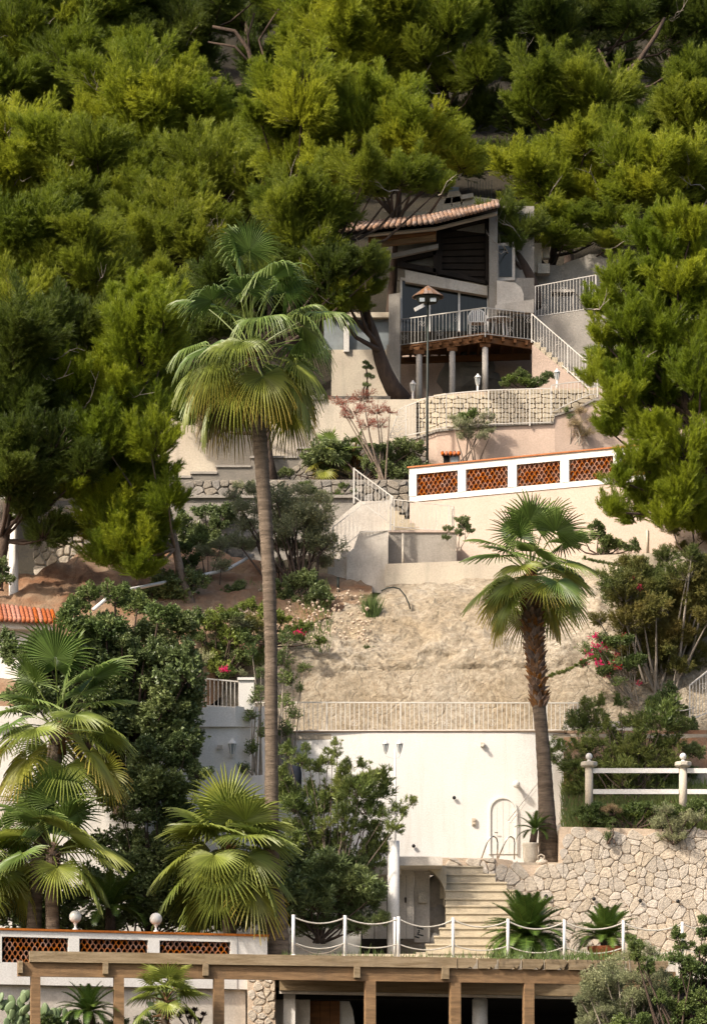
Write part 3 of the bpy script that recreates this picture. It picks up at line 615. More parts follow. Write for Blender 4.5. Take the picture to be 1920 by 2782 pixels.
def fan_palm(label, crown, path, rad, n, Lp, Rb, seed, el0=85, el1=-62, droop=1.0, mats=('frond', 'frond_l', 'frond_y'), bark='bark_palm', boots=None, group=None, wob=.0, nseg=36, up_len=1.1, bend=.35, dead=0):
    rr = random.Random(seed); b = Vector(path[0]); t = thing('fan_palm', label, 'palm tree', b, group)
    pts = []; rs = []
    for i in range(len(path) - 1):
        k = max(2, int((path[i + 1] - path[i]).length / .11))
        for j in range(k + (i == len(path) - 2)):
            q = j / k; pts.append(path[i].lerp(path[i + 1], q)); rs.append(lerp(rad[i], rad[i + 1], q) * (1 + (wob if j % 2 else -wob) + rr.uniform(-wob, wob)))
    one(lambda m: m.tube(pts, rs, 14), 'trunk', M[bark], t, True)
    for i in range(n):
        q = (i + .5) / n; el = math.radians(lerp(el0, el1, q ** .85) + rr.uniform(-12, 12)); az = i * 2.39996 + rr.uniform(-.35, .35)
        m = mats[0] if q < .42 else (mats[1] if rr.random() < .6 else mats[0]) if q < .68 else (mats[2] if rr.random() < .5 else mats[1])
        if dead and i >= n - dead: m = 'dry'
        lp = Lp * lerp(up_len, .95, min(1, q * 1.35)) * rr.uniform(.78, 1.2)
        fan_frond(t, crown + Vector((0, 0, .25 * (.5 - q))), az, el, lp, Rb * rr.uniform(.8, 1.12), M[m], rr, rr.uniform(.7, 1.35) * droop * lerp(.75, 1.15, q), nseg, bend * lerp(.4, 1.3, q) * rr.uniform(.6, 1.4))
    if boots:
        mb = MB(); mb.add([Vector((-.09, 0, 0)), Vector((.09, 0, 0)), Vector((.05, -.10, .2)), Vector((-.05, -.10, .2)), Vector((-.07, .02, .16)), Vector((.07, .02, .16)), Vector((0, -.15, .27))],
                          [(0, 1, 2, 3), (3, 2, 6), (0, 3, 4), (1, 5, 2), (4, 3, 6), (2, 5, 6), (4, 6, 5)])
        me = bpy.data.meshes.new('leaf_base'); me.from_pydata(mb.v, [], mb.f); me.materials.append(M['bark_boot'])
        z0, z1 = boots; i = 0; z = z0
        while z < z1 and i < 290:
            for j in range(len(path) - 1):
                if path[j].z <= z <= path[j + 1].z: q = (z - path[j].z) / (path[j + 1].z - path[j].z); c = path[j].lerp(path[j + 1], q); rd = lerp(rad[j], rad[j + 1], q)
            a = i * 2.39996 + rr.uniform(-.15, .15); sc = rr.uniform(.6, .95)
            inst('leaf_base', me, t, Matrix.Translation(c + Vector((math.sin(a), -math.cos(a), 0)) * rd * .92) @ Matrix.Rotation(a, 4, 'Z') @ Matrix.Rotation(rr.uniform(-.1, .35), 4, 'X') @ Matrix.Diagonal((sc, sc, sc * rr.uniform(.8, 1.3), 1)))
            z += (z1 - z0) / 260; i += 1
    # fibre and dead stalk stubs round the heart
    mb = MB()
    for i in range(60):
        a = rr.uniform(0, 6.28); e = rr.uniform(-.5, 1.2); d = Vector((math.cos(a) * math.cos(e), math.sin(a) * math.cos(e), math.sin(e)))
        c = crown + Vector((0, 0, rr.uniform(-.45, .1))); mb.tube([c, c + d * rr.uniform(.2, .42)], [.035, .008], 4, False)
    mb.tube([crown + Vector((0, 0, -.6)), crown + Vector((0, 0, .25))], [rad[-1] * 1.0, rad[-1] * .5], 10)
    mb.build('heart', M['bark_boot'], t, True)
    return t
def trunkpath(pts, Y): return [D(x, y, Y) for x, y in pts]
YT = 97.2; pw = lambda w, Y: w * K * Y / F / 2
fan_palm('very tall fan palm with drooping fronds in front of the cream retaining wall', D(568, 800, YT), trunkpath([(627, 2165), (625, 2080), (614, 1960), (613, 1700), (612, 1450), (607, 1300), (598, 1150), (588, 1000), (580, 900), (572, 810)], YT),
         [pw(w, YT) for w in (58, 50, 33, 30, 29, 30, 31, 33, 35, 36)], 44, 1.3, 1.08, 5, 90, -46, 1.1, bark='bark_palm', wob=.03, group=None, nseg=40, up_len=1.85, dead=1)
YR = 103.2
fan_palm('fan palm with shaggy brown leaf bases standing at the top corner of the stone wall', D(1196, 1300, YR), trunkpath([(1241, 1960), (1236, 1880), (1230, 1760), (1222, 1650), (1214, 1570), (1207, 1480), (1200, 1400), (1196, 1312)], YR),
         [pw(w, YR) for w in (52, 42, 34, 30, 30, 34, 38, 34)], 31, .95, 1.0, 9, 88, -44, .36, bark='bark_palm', boots=(D(0, 1600, YR).z, D(0, 1345, YR).z), wob=.02, up_len=1.5)
YL = 97.5
fan_palm('lush fan palm on the left above the shorter twin palm, lowest fronds yellow', D(135, 1650, 96.5), trunkpath([(75, 2140), (85, 1950), (115, 1780), (130, 1660)], 96.5), [pw(w, 96.5) for w in (34, 32, 34, 34)], 24, 1.25, 1.22, 21, 86, -38, .42, up_len=1.3,
         mats=('frond', 'frond_l', 'frond_y'), wob=.03)
fan_palm('short fan palm beneath the lush one, beside the left globe lamp', D(120, 1925, 95.6), trunkpath([(122, 2150), (118, 2050), (120, 1930)], 95.6), [pw(w, 95.6) for w in (30, 30, 32)], 19, .95, 1.12, 33, 86, -16, .38, up_len=1.15, mats=('frond', 'frond_l', 'frond_l'), wob=.03)
fan_palm('wide low fan palm at the foot of the very tall palm', D(512, 1925, 96.9), trunkpath([(520, 2150), (518, 2020), (512, 1930)], 96.9), [pw(w, 96.9) for w in (32, 32, 34)], 32, 1.05, 1.2, 47, 88, -50, .42, up_len=.95, mats=('frond_l', 'frond_l', 'frond_y'), wob=.03)
fan_palm('half hidden fan palm on the frame edge behind the lush one', D(-20, 1960, 96.8), trunkpath([(-20, 2150), (-20, 1970)], 96.8), [.2, .2], 16, .9, 1.0, 58, 80, -30, .6, wob=.03)
fan_palm('small dark fan palm against the stepped garden wall', D(745, 1040, 119.6), trunkpath([(745, 1085, ), (745, 1045)], 119.6), [.09, .09], 16, .55, .5, 61, 84, -10, .4, nseg=20)
fan_palm('tiny dark fan palm nearer the red tree in the upper bed', D(800, 1030, 119.8), trunkpath([(800, 1080), (800, 1035)], 119.8), [.08, .08], 12, .45, .42, 62, 84, 0, .4, nseg=20)
fan_palm('young fan palm among the cactus under the pergola', D(375, 2265, 92.6), trunkpath([(372, 2330), (375, 2270)], 92.6), [.1, .1], 14, .6, .62, 63, 80, 5, .4, mats=('frond_l', 'frond_l', 'frond_l'), nseg=26)

PIN = {}
def pinnate_mesh(i, L0=1.0):
    if i in PIN: return PIN[i]
    mb = MB(); n = 60; rr = random.Random(i); arch = (.18, .32, .45)[i]
    sp = [Vector((0, 0, 0))]; ang = 0.0
    for k in range(12): ang = -arch * 3.2 * (k / 12) ** 1.5; sp.append(sp[-1] + Vector((math.cos(ang), 0, math.sin(ang))) * (L0 / 12))
    mb.m = 1; mb.tube(sp, [.014 * (1 - .8 * k / 12) for k in range(13)], 4, False); mb.m = 0
    for j in range(n):
        q = .12 + .88 * j / n; f = q * 12; k = min(11, int(f)); p = sp[k].lerp(sp[k + 1], f - k); t = (sp[k + 1] - sp[k]).normalized()
        ln = .21 * L0 * math.sin(math.pi * min(1, q * .86 + .13)) ** .7 + .02
        for s in (-1, 1):
            d = (t * .75 + Vector((0, s, .28))).normalized(); w = t * .012; e = p + d * ln + Vector((0, 0, rr.uniform(-.02, .01)))
            mb.add([p - w, p + w, e], [(0, 1, 2)])
    me = bpy.data.meshes.new('frond'); me.from_pydata(mb.v, [], mb.f); me.materials.append(M['cycad']); me.materials.append(M['leaf_light']); me.polygons.foreach_set('material_index', mb.mi); PIN[i] = me
    return me
def cycad(label, c, base, r, n, size, e0=80, e1=-5, group=None, trunk_r=.14):
    t = thing('cycad', label, 'cycad', base, group); rr = random.Random(label)
    mb = MB(); mb.tube([base, c], [trunk_r, trunk_r * .9], 10); mb.build('trunk', M['bark'], t, True)
    for i in range(n):
        q = i / n; el = math.radians(lerp(e0, e1, q ** .8) + rr.uniform(-5, 5)); az = i * 2.39996; s = size * rr.uniform(.88, 1.1)
        inst('frond', pinnate_mesh(0 if q < .35 else (1 if q < .7 else 2)), t, Matrix.Translation(c) @ Matrix.Rotation(az, 4, 'Z') @ Matrix.Rotation(-el, 4, 'Y') @ Matrix.Diagonal((s, s, s, 1)))
    return t

# ------------------------------------------------------------------ waterfront building, pergola, parapet
def lineY(u, u0, Y0, u1, Y1): return lerp(Y0, Y1, (u - u0) / (u1 - u0))
PG = Line.uv(50, 92.2, 1835, 95.4)        # the pergola's front edge, at one height
zt = zof(2583, 92.2) ; 
pg = thing('pergola', 'long weathered timber pergola with capped posts along the bottom of the view', 'pergola', PG.pt(0, 0, -1))
def pq(u): return PG.s_of(u)
deck_top = zof(2584, 92.3)
one(lambda m: PG.block(m, pq(81), pq(1240), deck_top - .26, deck_top, .02, -.12), 'fascia_board', M['wood_top'], pg)
# separate board ends with cut noses, at the right
cuts = [1240, 1296, 1352, 1416, 1478, 1541, 1609, 1700, 1817]
for a, b in zip(cuts, cuts[1:]):
    s0, s1 = pq(a) + .03, pq(b) - .03
    def f(m):
        z = deck_top; pts = [PG.pt(s0, .02, z - .01), PG.pt(s1 + .0, .02, z - .01), PG.pt(s1, .02, z - .12), PG.pt(s1 - .1, .02, z - .26), PG.pt(s1 - .16, .02, z - .21), PG.pt(s1 - .22, .02, z - .26), PG.pt(s0, .02, z - .26)]
        pts = [pts[0], pts[6], pts[5], pts[4], pts[3], pts[2], pts[1]]
        m.prism(pts, PG.n * -.12)
    one(f, 'board', M['wood_top'], pg)
one(lambda m: PG.block(m, pq(50), pq(1836), deck_top - .60, deck_top - .262, -.06, -.2), 'main_beam', M['wood'], pg)
s = pq(100)
while s < pq(1820):
    one(lambda m: PG.block(m, s, s + .1, deck_top - .24, deck_top - .05, -.14, -.42), 'rafter', M['wood_top'], pg); s += .62
for a, b in ((86, 111), (312, 338), (583, 610), (994, 1021), (1225, 1252), (1425, 1451), (1700, 1727)):
    one(lambda m: PG.block(m, pq(a), pq(b), -1, deck_top - .602, -.02, -.26), 'post', M['wood'], pg)
for a, b in ((280, 294), (551, 566), (961, 977), (1199, 1218), (50, 62)):
    one(lambda m: PG.block(m, pq(a), pq(b), deck_top - .53, deck_top - .24, .06, -.055), 'beam_block', M['wood_top'], pg)

PL = Line.uv(0, 94.4, 727, 96.4); zc = zof(2527, 94.4)
def sq(u): return PL.s_of(u)
pw_ = thing('parapet_wall', 'white parapet with three terracotta tile lattices below two globe lamps', 'wall', PL.pt(0, 0, 4))
z0, z1 = zc - .78, zc - .155     # lattice opening
edges = [(-90, 6), (187, 216), (403, 434), (627, 644)]
def f(m):
    PL.block(m, sq(-90), sq(644), z1, zc, 0, -.28); PL.block(m, sq(-90), sq(644), zc - 1.32, z0, 0, -.28)
    for a, b in edges: PL.block(m, sq(a), sq(b), z0, z1, .004, -.276)
    PL.block(m, sq(644) + .002, sq(727), zc - 1.32, zc, -.02, -2.2)
one(f, 'wall', M['white'], pw_)
one(lambda m: PL.block(m, sq(-90), sq(730), zc + .002, zc + .055, .04, -.34), 'tile_coping', M['terracotta'], pw_)
one(lambda m: PL.block(m, sq(-90), sq(644), z0 - .02, z1 + .02, -.285, -.30), 'backing', M['dark'], pw_)  # near-black sheet paints the dark void behind the lattice
lattice(pw_, PL, sq(6), sq(187), z0, z1, 12, 6); lattice(pw_, PL, sq(216), sq(403), z0, z1, 12, 6); lattice(pw_, PL, sq(434), sq(627), z0, z1, 12, 6)
w2 = tag(one(lambda m: PL.block(m, sq(-90), sq(672), -1, zc - 1.325, -.16, -.5), 'garden_wall', M['white_old']), 'plain pale wall in shade under the lattice parapet behind the cacti', 'wall')
for u, lab in ((209, 'white globe lamp on the parapet in front of the twin short palms'), (428, 'white globe lamp on the parapet just under the wide low palm')):
    c = PL.pt(sq(u), -.14, zc + .055); t = thing('globe_lamp', lab, 'lamp', c, 'globe lamps on the parapet')
    one(lambda m: m.lathe(c, [(.07, 0), (.07, .03), (.03, .06), (.025, .12), (.05, .17), (.06, .19)], 12), 'stem', M['paint'], t, True)
    one(lambda m: m.sphere(c + Vector((0, 0, .33)), .155, 20), 'globe', M['globe'], t, True)
# stone pier
YP = 96.0
sp = thing('stone_pier', 'square pier of pale stones between the garden wall and the garage', 'pier', P(710, 2900, YP))
one(lambda m: m.uv(672, 2652, 748, 3400 + 90, YP, .8), 'core', M['mortar'], sp)
stones(sp, [(672, 2650), (748, 2650), (748, 2800), (672, 2800)], 24, 19, lambda u, v: P(u, v, YP), M['stone'], 1.6, .04, 3)
# garage
gb = thing('boat_garage', 'dark open boat garage under a timber fascia, with white round column', 'building', P(1200, 3200, 96))
one(lambda m: (m.uv(748, 2612, 2000, 2660, 96.2, 2), m.uv(2000, 2600, 2100, 3450, 96.2, 2), m.uv(748, 2700, 812, 3450, 96.6, .3)), 'wall', M['white_old'], gb)
one(lambda m: m.prism([P(759, 2690, 95.9), P(1830, 2712, 95.9), P(1830, 2672, 95.9), P(759, 2659, 95.9)], .25), 'timber_fascia', M['wood_top'], gb)
one(lambda m: m.prism([P(759, 2699, 96), P(1830, 2719, 96), P(1830, 2713, 96), P(759, 2691, 96)], .2), 'trim', M['white_old'], gb)
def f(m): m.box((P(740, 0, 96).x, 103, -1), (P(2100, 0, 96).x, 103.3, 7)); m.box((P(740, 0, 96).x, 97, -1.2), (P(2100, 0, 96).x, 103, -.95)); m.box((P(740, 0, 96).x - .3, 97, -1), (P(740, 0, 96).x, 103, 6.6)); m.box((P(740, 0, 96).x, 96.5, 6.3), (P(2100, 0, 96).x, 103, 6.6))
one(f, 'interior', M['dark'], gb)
one(lambda m: m.uv(770, 2692, 802, 3480, 96.3, .35), 'pillar', M['white'], gb)
one(lambda m: m.uv(802, 2700, 842, 3480, 96.7, .3), 'side_wall', M['white_old'], gb)
one(lambda m: m.tube([P(1303, 3480, 96.6), P(1303, 2712, 96.6)], 21 * 96.6 / F, 18), 'round_column', M['white'], gb, True)
wd = thing('wooden_door', 'reddish wooden door standing open beside the white pillar', 'door', P(880, 3400, 97.2))
for i in range(3): one(lambda m: m.uv(843 + i * 27, 2702, 869 + i * 27, 3440, 97.2, .05), 'plank', M['wood_red'], wd)
def f(m):
    pts = [(924, 3300), (960, 3300), (966, 2800), (958, 2745), (945, 2710), (932, 2700), (922, 2710)]
    m.prism([P(u, v, 97.3) for u, v in pts], .06)
tag(one(f, 'surfboard', M['paint']), 'white board with a rounded top leaning beside the wooden door', 'board')
tag(one(lambda m: m.lathe(P(1082, 2706, 98), [(.001, -.12), (.07, -.09), (.09, 0)], 12), 'ceiling_lamp', M['globe'], None, True), 'small dome lamp under the garage fascia', 'lamp')

# rope fence along the terrace edge
rf = thing('rope_fence', 'rope fence of slim white posts and two slack white ropes along the terrace edge', 'fence', P(797, 2600, 93.6))
posts = [(u, v, Y + .62) for u, v, Y in [(797, 2485, 93.6), (937, 2487, 94.0), (1082, 2490, 94.4), (1230, 2493, 94.8), (1379, 2496, 95.1), (1532, 2499, 95.45), (1692, 2501, 95.8), (1852, 2504, 96.1), (2010, 2508, 96.5)]]
for u, v, Y in posts: 
    t = P(u, v, Y); b = Vector((t.x, t.y, 7.2)); one(lambda m: (m.tube([b, t], .042, 10), m.lathe(b, [(.09, 0), (.09, .02), (.04, .04)], 10)), 'post', M['paint'], rf, True)
t = P(1072, 2492, 95.3); one(lambda m: m.tube([Vector((t.x, t.y, 7.2)), t], .035, 10), 'post', M['paint'], rf, True)
for (u0, v0, Y0), (u1, v1, Y1) in zip(posts, posts[1:]):
    a, b = P(u0, v0 + 6, Y0), P(u1, v1 + 6, Y1)
    for dz, sg in ((0, R.uniform(.13, .2)), (-.62, R.uniform(.1, .18))):
        one(lambda m: m.tube([a.lerp(b, q / 14) + Vector((0, 0, dz - sg * (1 - (q / 7 - 1) ** 2))) for q in range(15)], .021 if dz == 0 else .018, 6), 'rope', M['rope'], rf, True)
one(lambda m: m.tube([P(797, 2560, 94.3).lerp(P(937, 2560, 94.7), q / 14) + Vector((0, .05, -.28 * (1 - (q / 7 - 1) ** 2))) for q in range(15)], .014, 6), 'rope', M['twig_grey'], rf, True)

# ------------------------------------------------------------------ stairs, big stone wall
st = thing('stone_staircase', 'wide weathered stone staircase climbing beside the arched alcove', 'stairs', P(1250, 2629, 98))
zs = [zof(v, lerp(98, 101.5, i / 11)) for i, v in enumerate([2587, 2564, 2542, 2520, 2500, 2479, 2459, 2440, 2417, 2396, 2374, 2352])]
lefts = [1132, 1157, 1180, 1194, 1212, 1212, 1211, 1210, 1210, 1204, 1195, 1186]; rights = [1330, 1380, 1400, 1430, 1445, 1440, 1430, 1425, 1400, 1376, 1345, 1312]
zp = 7.2
for i, (z, l, r) in enumerate(zip(zs, lefts, rights)):
    Y = lerp(98, 101.5, i / 11)
    one(lambda m: m.prism([Vector((P(l, 0, Y).x, Y, zp - .4)), Vector((P(r, 0, Y).x, Y, zp - .4)), Vector((P(r, 0, Y).x, Y, z - .045)), Vector((P(l, 0, Y).x, Y, z - .045))], .36), 'step', M['step'], st)
    one(lambda m: m.prism([Vector((P(l - 2, 0, Y).x, Y - .035, z - .043)), Vector((P(r, 0, Y).x, Y - .035, z - .043)), Vector((P(r, 0, Y).x, Y - .035, z)), Vector((P(l - 2, 0, Y).x, Y - .035, z))], .39), 'tread', M['step'], st)
    zp = z
YW = 102.0
lw = thing('stone_retaining_wall', 'long retaining wall of pale irregular stones below the white rail fence', 'wall', P(1600, 2640, YW))
poly = [(1345, 2337), (1392, 2340), (1394, 2352), (1519, 2352), (1522, 2246), (1560, 2252), (1600, 2262), (1960, 2262), (1960, 2625), (1300, 2625), (1300, 2420)]
one(lambda m: m.prism([P(u, v, YW + .02) for u, v in [(1205, 2354), (1200, 2330), (1345, 2332), (1392, 2338), (1394, 2350), (1519, 2350), (1520, 2246), (2200, 2262), (2200, 2660), (1210, 2660)]][::-1], 1.2), 'mortar_core', M['mortar'], lw)
stones(lw, poly, 30, 25, lambda u, v: P(u, v, YW), M['stone'], .75, .026, 8, jit=.85)
stones(lw, [(1200, 2330), (1345, 2333), (1345, 2420), (1312, 2420), (1312, 2356), (1200, 2352)], 30, 22, lambda u, v: P(u, v, YW), M['stone'], 1.5, .045, 12)
for u, v in ((1482, 2434), (1612, 2442), (1738, 2447), (1840, 2448), (1233, 2167), (1123, 2298)):
    c = P(u, v, YW - .08 if u > 1400 else 105.95); tag(one(lambda m: m.tube([c, c + Vector((0, -.05, -.01))], [.05, .05], 12), 'drain_pipe', M['black'], None, True),
      {1482: 'black drain pipe low in the stone wall behind the larger cycad', 1612: 'black drain pipe in the stone wall above the potted cycad', 1738: 'black drain pipe in the stone wall, next one right of the potted cycad', 1840: 'black drain pipe in the stone wall closest to the frame edge',
       1233: 'small round black hole in the white wall between lantern post and arched door', 1123: 'small round black hole in the white wall just above the concrete slab'}[u], 'drain pipe', 'drain outlets in the walls')

# alcove under the slab
al = thing('alcove_room', 'white alcove with doors and a curved opening under a concrete slab', 'building', P(1110, 2629, 101))
one(lambda m: m.uv(1085, 2327, 1201, 2351, 99.6, 2.6), 'slab', M['white_old'], al)
one(lambda m: m.uv(700, 2352, 1090, 2376, 100.6, 1.2), 'lintel', M['white_old'], al)
one(lambda m: m.tube([P(1068, 2640, 99.4), P(1068, 2285, 99.4)], 16.5 * 99.4 / F, 20), 'column', M['white'], al, True)
one(lambda m: m.uv(640, 2376, 980, 2660, 101.2, .3), 'side_wall', M['white'], al)
for a, b in ((984, 1016), (1018, 1050), (1085, 1103), (1104, 1124)):
    one(lambda m: (m.uv(a, 2360, b, 2550, 101.0, .06), m.uv(a + 5, 2372, b - 5, 2440, 100.99, .02), m.uv(a + 5, 2452, b - 5, 2540, 100.99, .02)), 'door_leaf', M['white_old'], al)
one(lambda m: m.uv(1099, 2438, 1103, 2452, 100.93, .06), 'door_handle', M['wood_dark'], al)
one(lambda m: m.uv(1125, 2351, 1167, 2560, 101.3, .3), 'wall', M['white_old'], al)
one(lambda m: m.uv(1110, 2351, 1225, 2600, 103.4, .2), 'back_wall', M['concrete'], al)
def f(m):   # spandrel: wall right of a quarter arch
    pts = [(1212, 2351), (1212, 2620), (1209, 2620), (1209, 2440)] + [(1132 + 77 * math.sin(a), 2440 - 86 * math.cos(a)) for a in [1.45, 1.25, 1.05, .85, .65, .45, .25, .1]] + [(1132, 2351)]
    m.prism([P(u, v, 100.6) for u, v in pts], .5)
one(f, 'arch_wall', M['step'], al)
rk = thing('rock_outcrop', 'brown natural boulder bulging inside the curved alcove opening', 'rock', P(1190, 2560, 101.6))
for u, v, r in ((1188, 2440, .62), (1195, 2500, .66), (1150, 2560, .5), (1120, 2580, .42), (1185, 2570, .6)):
    def f(m):
        c = P(u, v, 101.9); b = len(m.v); m.sphere(c, r, 14)
        for i in range(b, len(m.v)): d = m.v[i] - c; m.v[i] = c + d * (1 + .35 * mnoise.noise(m.v[i] * 2.2)) 
    one(f, 'boulder', M['stone_grey'], rk, True)
one(lambda m: m.uv(1136, 2423, 1160, 2452, 101.15, .12), 'stone_ledge', M['stone_white'], al)
tag(one(lambda m: [m.tube([P(1132 + 8 * math.sin(i), 2520 + i * 6, 100.8), P(1140 + 10 * math.cos(i * 2), 2524 + i * 6, 100.8)], .02, 5) for i in range(5)], 'coiled_hose', M['iron']), 'dark coiled hose hanging by the alcove wall', 'hose')
curb = sheet('garden_kerb', P(740, 0, 98).x, P(1160, 0, 98).x, 97.4, 97.8, 7.5, M['step'], .3)

# ------------------------------------------------------------------ the big white wall, its lamps, arched door and steps
YB_ = 106.0
bw = thing('white_wall', 'huge plain white wall under the long scrolled railing', 'wall', P(1150, 2330, YB_))
def f(m):
    us = [640, 700, 800, 1000, 1200, 1400, 1500, 1532]; Ys = [106.8, 106.4, 106.1, 106, 106, 106, 106.05, 106.1]
    for i in range(len(us) - 1):
        p = [P(us[i], 2345, Ys[i]), P(us[i + 1], 2345, Ys[i + 1]), P(us[i + 1], 1990, Ys[i + 1]), P(us[i], 1990, Ys[i])]; m.prism(p, .3)
one(f, 'wall', M['white'], bw)
one(lambda m: m.prism([P(700, 1990, 106.02), P(1540, 1990, 106.02), P(1540, 1986, 105.96), P(700, 1986, 105.96)], .4), 'coping', M['pink_light'], bw)
one(lambda m: m.uv(1530, 1960, 1760, 2330, 106.9, .3), 'return_wall', M['white_old'], bw)
dr = thing('arched_door', 'white boarded door with round arched top set in the white wall', 'door', P(1365, 2325, 105.9))
def arch(u0, u1, vt, vb, n=10):
    c = (u0 + u1) / 2; r = (u1 - u0) / 2; return [(u0, vb), (u1, vb)] + [(c + r * math.cos(a), vt + r - r * math.sin(a)) for a in [math.pi * i / n for i in range(n + 1)]]
def f(m):
    o = arch(1327, 1404, 2164, 2320); q = arch(1332, 1399, 2169, 2320); n = len(o)
    A = [P(u, v, 105.93) for u, v in o[1:]] + [P(*o[0], 105.93)]; B = [P(u, v, 105.93) for u, v in q[1:]] + [P(*q[0], 105.93)]
    for i in range(n - 1): m.prism([A[i], B[i], B[i + 1], A[i + 1]][::1], .07)
one(f, 'surround', M['white'], dr)
for i in range(4):
    a, b = 1333 + i * 16.7, 1333 + (i + 1) * 16.7 - .45
    def f(m):
        h = lambda u: 2169 + 33.5 - math.sqrt(max(0, 33.5 ** 2 - (u - 1365.5) ** 2))
        m.prism([P(a, 2320, 105.97), P(b, 2320, 105.97), P(b, h(b), 105.97), P((a + b) / 2, h((a + b) / 2), 105.97), P(a, h(a), 105.97)], .03)
    one(f, 'plank', M['white'], dr)
one(lambda m: m.tube([P(1343, 2262, 105.9), P(1352, 2262, 105.9)], .015, 6), 'handle', M['chrome'], dr)
railing('long white scrolled railing standing on top of the huge white wall', [(u, 1908 + .002 * (u - 700), 1985 - .003 * (u - 800), 106.1) for u in (690, 900, 1150, 1400, 1592)], 12.3, posts=16, scroll=5, w=.018, rw=.034)
lp = thing('street_lamp', 'white lamp post with two tilted lantern heads against the white wall', 'lamp post', P(1073, 2330, 103.5))
one(lambda m: m.tube([P(1073, 2345, 103.5), P(1073, 2150, 103.5), P(1073, 2148, 103.5), P(1073, 2035, 103.5)], [.03, .03, .028, .025], 10), 'pole', M['paint'], lp, True)
one(lambda m: (m.tube([P(1073, 2060, 103.5), P(1060, 2058, 103.5), P(1048, 2054, 103.5), P(1047, 2044, 103.5)], .013, 6), m.tube([P(1073, 2060, 103.5), P(1080, 2058, 103.5), P(1085, 2054, 103.5), P(1085, 2044, 103.5)], .013, 6)), 'bracket', M['paint'], lp)
def lantern(parent, c, s, glass='glass_pale', frame='paint'):
    one(lambda m: m.tube([c, c + Vector((0, 0, .02 * s)), c + Vector((0, 0, .27 * s))], [.02 * s, .055 * s, .10 * s], 6), 'glass', M[glass], parent)
    def f(m):
        for k in range(6): a = k * math.tau / 6 + .1; m.bar(c + Vector((math.cos(a) * .056 * s, math.sin(a) * .056 * s, .02 * s)), c + Vector((math.cos(a) * .103 * s, math.sin(a) * .103 * s, .27 * s)), .014 * s)
        m.tube([c + Vector((0, 0, .27 * s)), c + Vector((0, 0, .29 * s)), c + Vector((0, 0, .36 * s)), c + Vector((0, 0, .42 * s))], [.125 * s, .12 * s, .05 * s, .012 * s], 6)
        m.tube([c + Vector((0, 0, -.04 * s)), c + Vector((0, 0, .02 * s))], [.03 * s, .06 * s], 6)
    one(f, 'lantern_frame', M[frame], parent)
lantern(lp, P(1047, 2044, 103.5), .82); lantern(lp, P(1085, 2044, 103.5), .82)
wl = thing('wall_lamp', 'round white bulkhead lamp sticking out of the white wall', 'lamp', P(1402, 2131, 105.9))
one(lambda m: m.tube([P(1402, 2131, 105.98), P(1402, 2131, 105.8)], .05, 12), 'base', M['chrome'], wl); one(lambda m: m.sphere(P(1402, 2131, 105.74), .105, 16), 'globe', M['globe'], wl, True)
tag(one(lambda m: (m.uv(1281, 2223, 1292, 2242, 105.93, .07), m.uv(1283, 2226, 1290, 2231, 105.91, .02), m.uv(1283, 2234, 1290, 2239, 105.91, .02)), 'socket_box', M['cream']), 'small double socket box on the white wall left of the arched door', 'socket')
tag(one(lambda m: (m.uv(1305, 2017, 1315, 2028, 105.9, .1), m.sphere(P(1312, 2026, 105.85), .05, 10)), 'wall_sensor', M['stone_white']), 'little motion sensor high on the white wall', 'sensor')
tag(one(lambda m: (m.uv(810, 2035, 822, 2050, 106.0, .1)), 'junction_box', M['glass_pale']), 'small grey box on the white wall near the tall palm', 'box')
ld = thing('pool_ladder', 'bent steel pool ladder handles beside the arched door', 'ladder', P(1350, 2331, 103))
for pts in ([(1307, 2333), (1322, 2290), (1330, 2276), (1340, 2272), (1348, 2277), (1351, 2290), (1350, 2333)], [(1352, 2333), (1370, 2290), (1378, 2276), (1387, 2273), (1395, 2278), (1397, 2290), (1396, 2335)]):
    one(lambda m: m.tube([P(u, v, 102.6 + (.5 if i > 3 else 0)) for i, (u, v) in enumerate(pts)], .02, 8), 'handle', M['chrome'], ld, True)
ws = thing('white_steps', 'white steps with handrail rising right behind the palm trunk', 'stairs', P(1500, 2310, 104.5))
for i in range(9):
    u = 1480 + i * 15; v = 2270 - i * 17
    one(lambda m: m.prism([P(u, v + 22, 104.6 + i * .01), P(u + 34, v + 22, 104.6 + i * .01), P(u + 34, v + 2, 104.6 + i * .01), P(u + 17, v, 104.6 + i * .01), P(u, v + 8, 104.6 + i * .01)], 1.2 + i * .02), 'step', M['white'], ws)
one(lambda m: m.prism([P(1472, 2330, 104.8), P(1620, 2330, 104.8), P(1640, 2110, 104.8), P(1600, 2130, 104.8), P(1480, 2284, 104.8)], 1.4), 'side_wall', M['cream'], ws)
one(lambda m: (m.tube([P(1377, 2232, 105.2), P(1480, 2102, 105.2), P(1560, 2005, 105.2)], .014, 6), m.tube([P(1383, 2238, 105.2), P(1486, 2108, 105.2)], .01, 6), m.tube([P(1524, 2064, 104.7), P(1524, 2210, 104.7)], .02, 6), m.tube([P(1377, 2232, 105.2), P(1407, 2236, 105.2), P(1407, 2330, 105.2)], .014, 6)), 'handrail', M['paint'], ws, True)

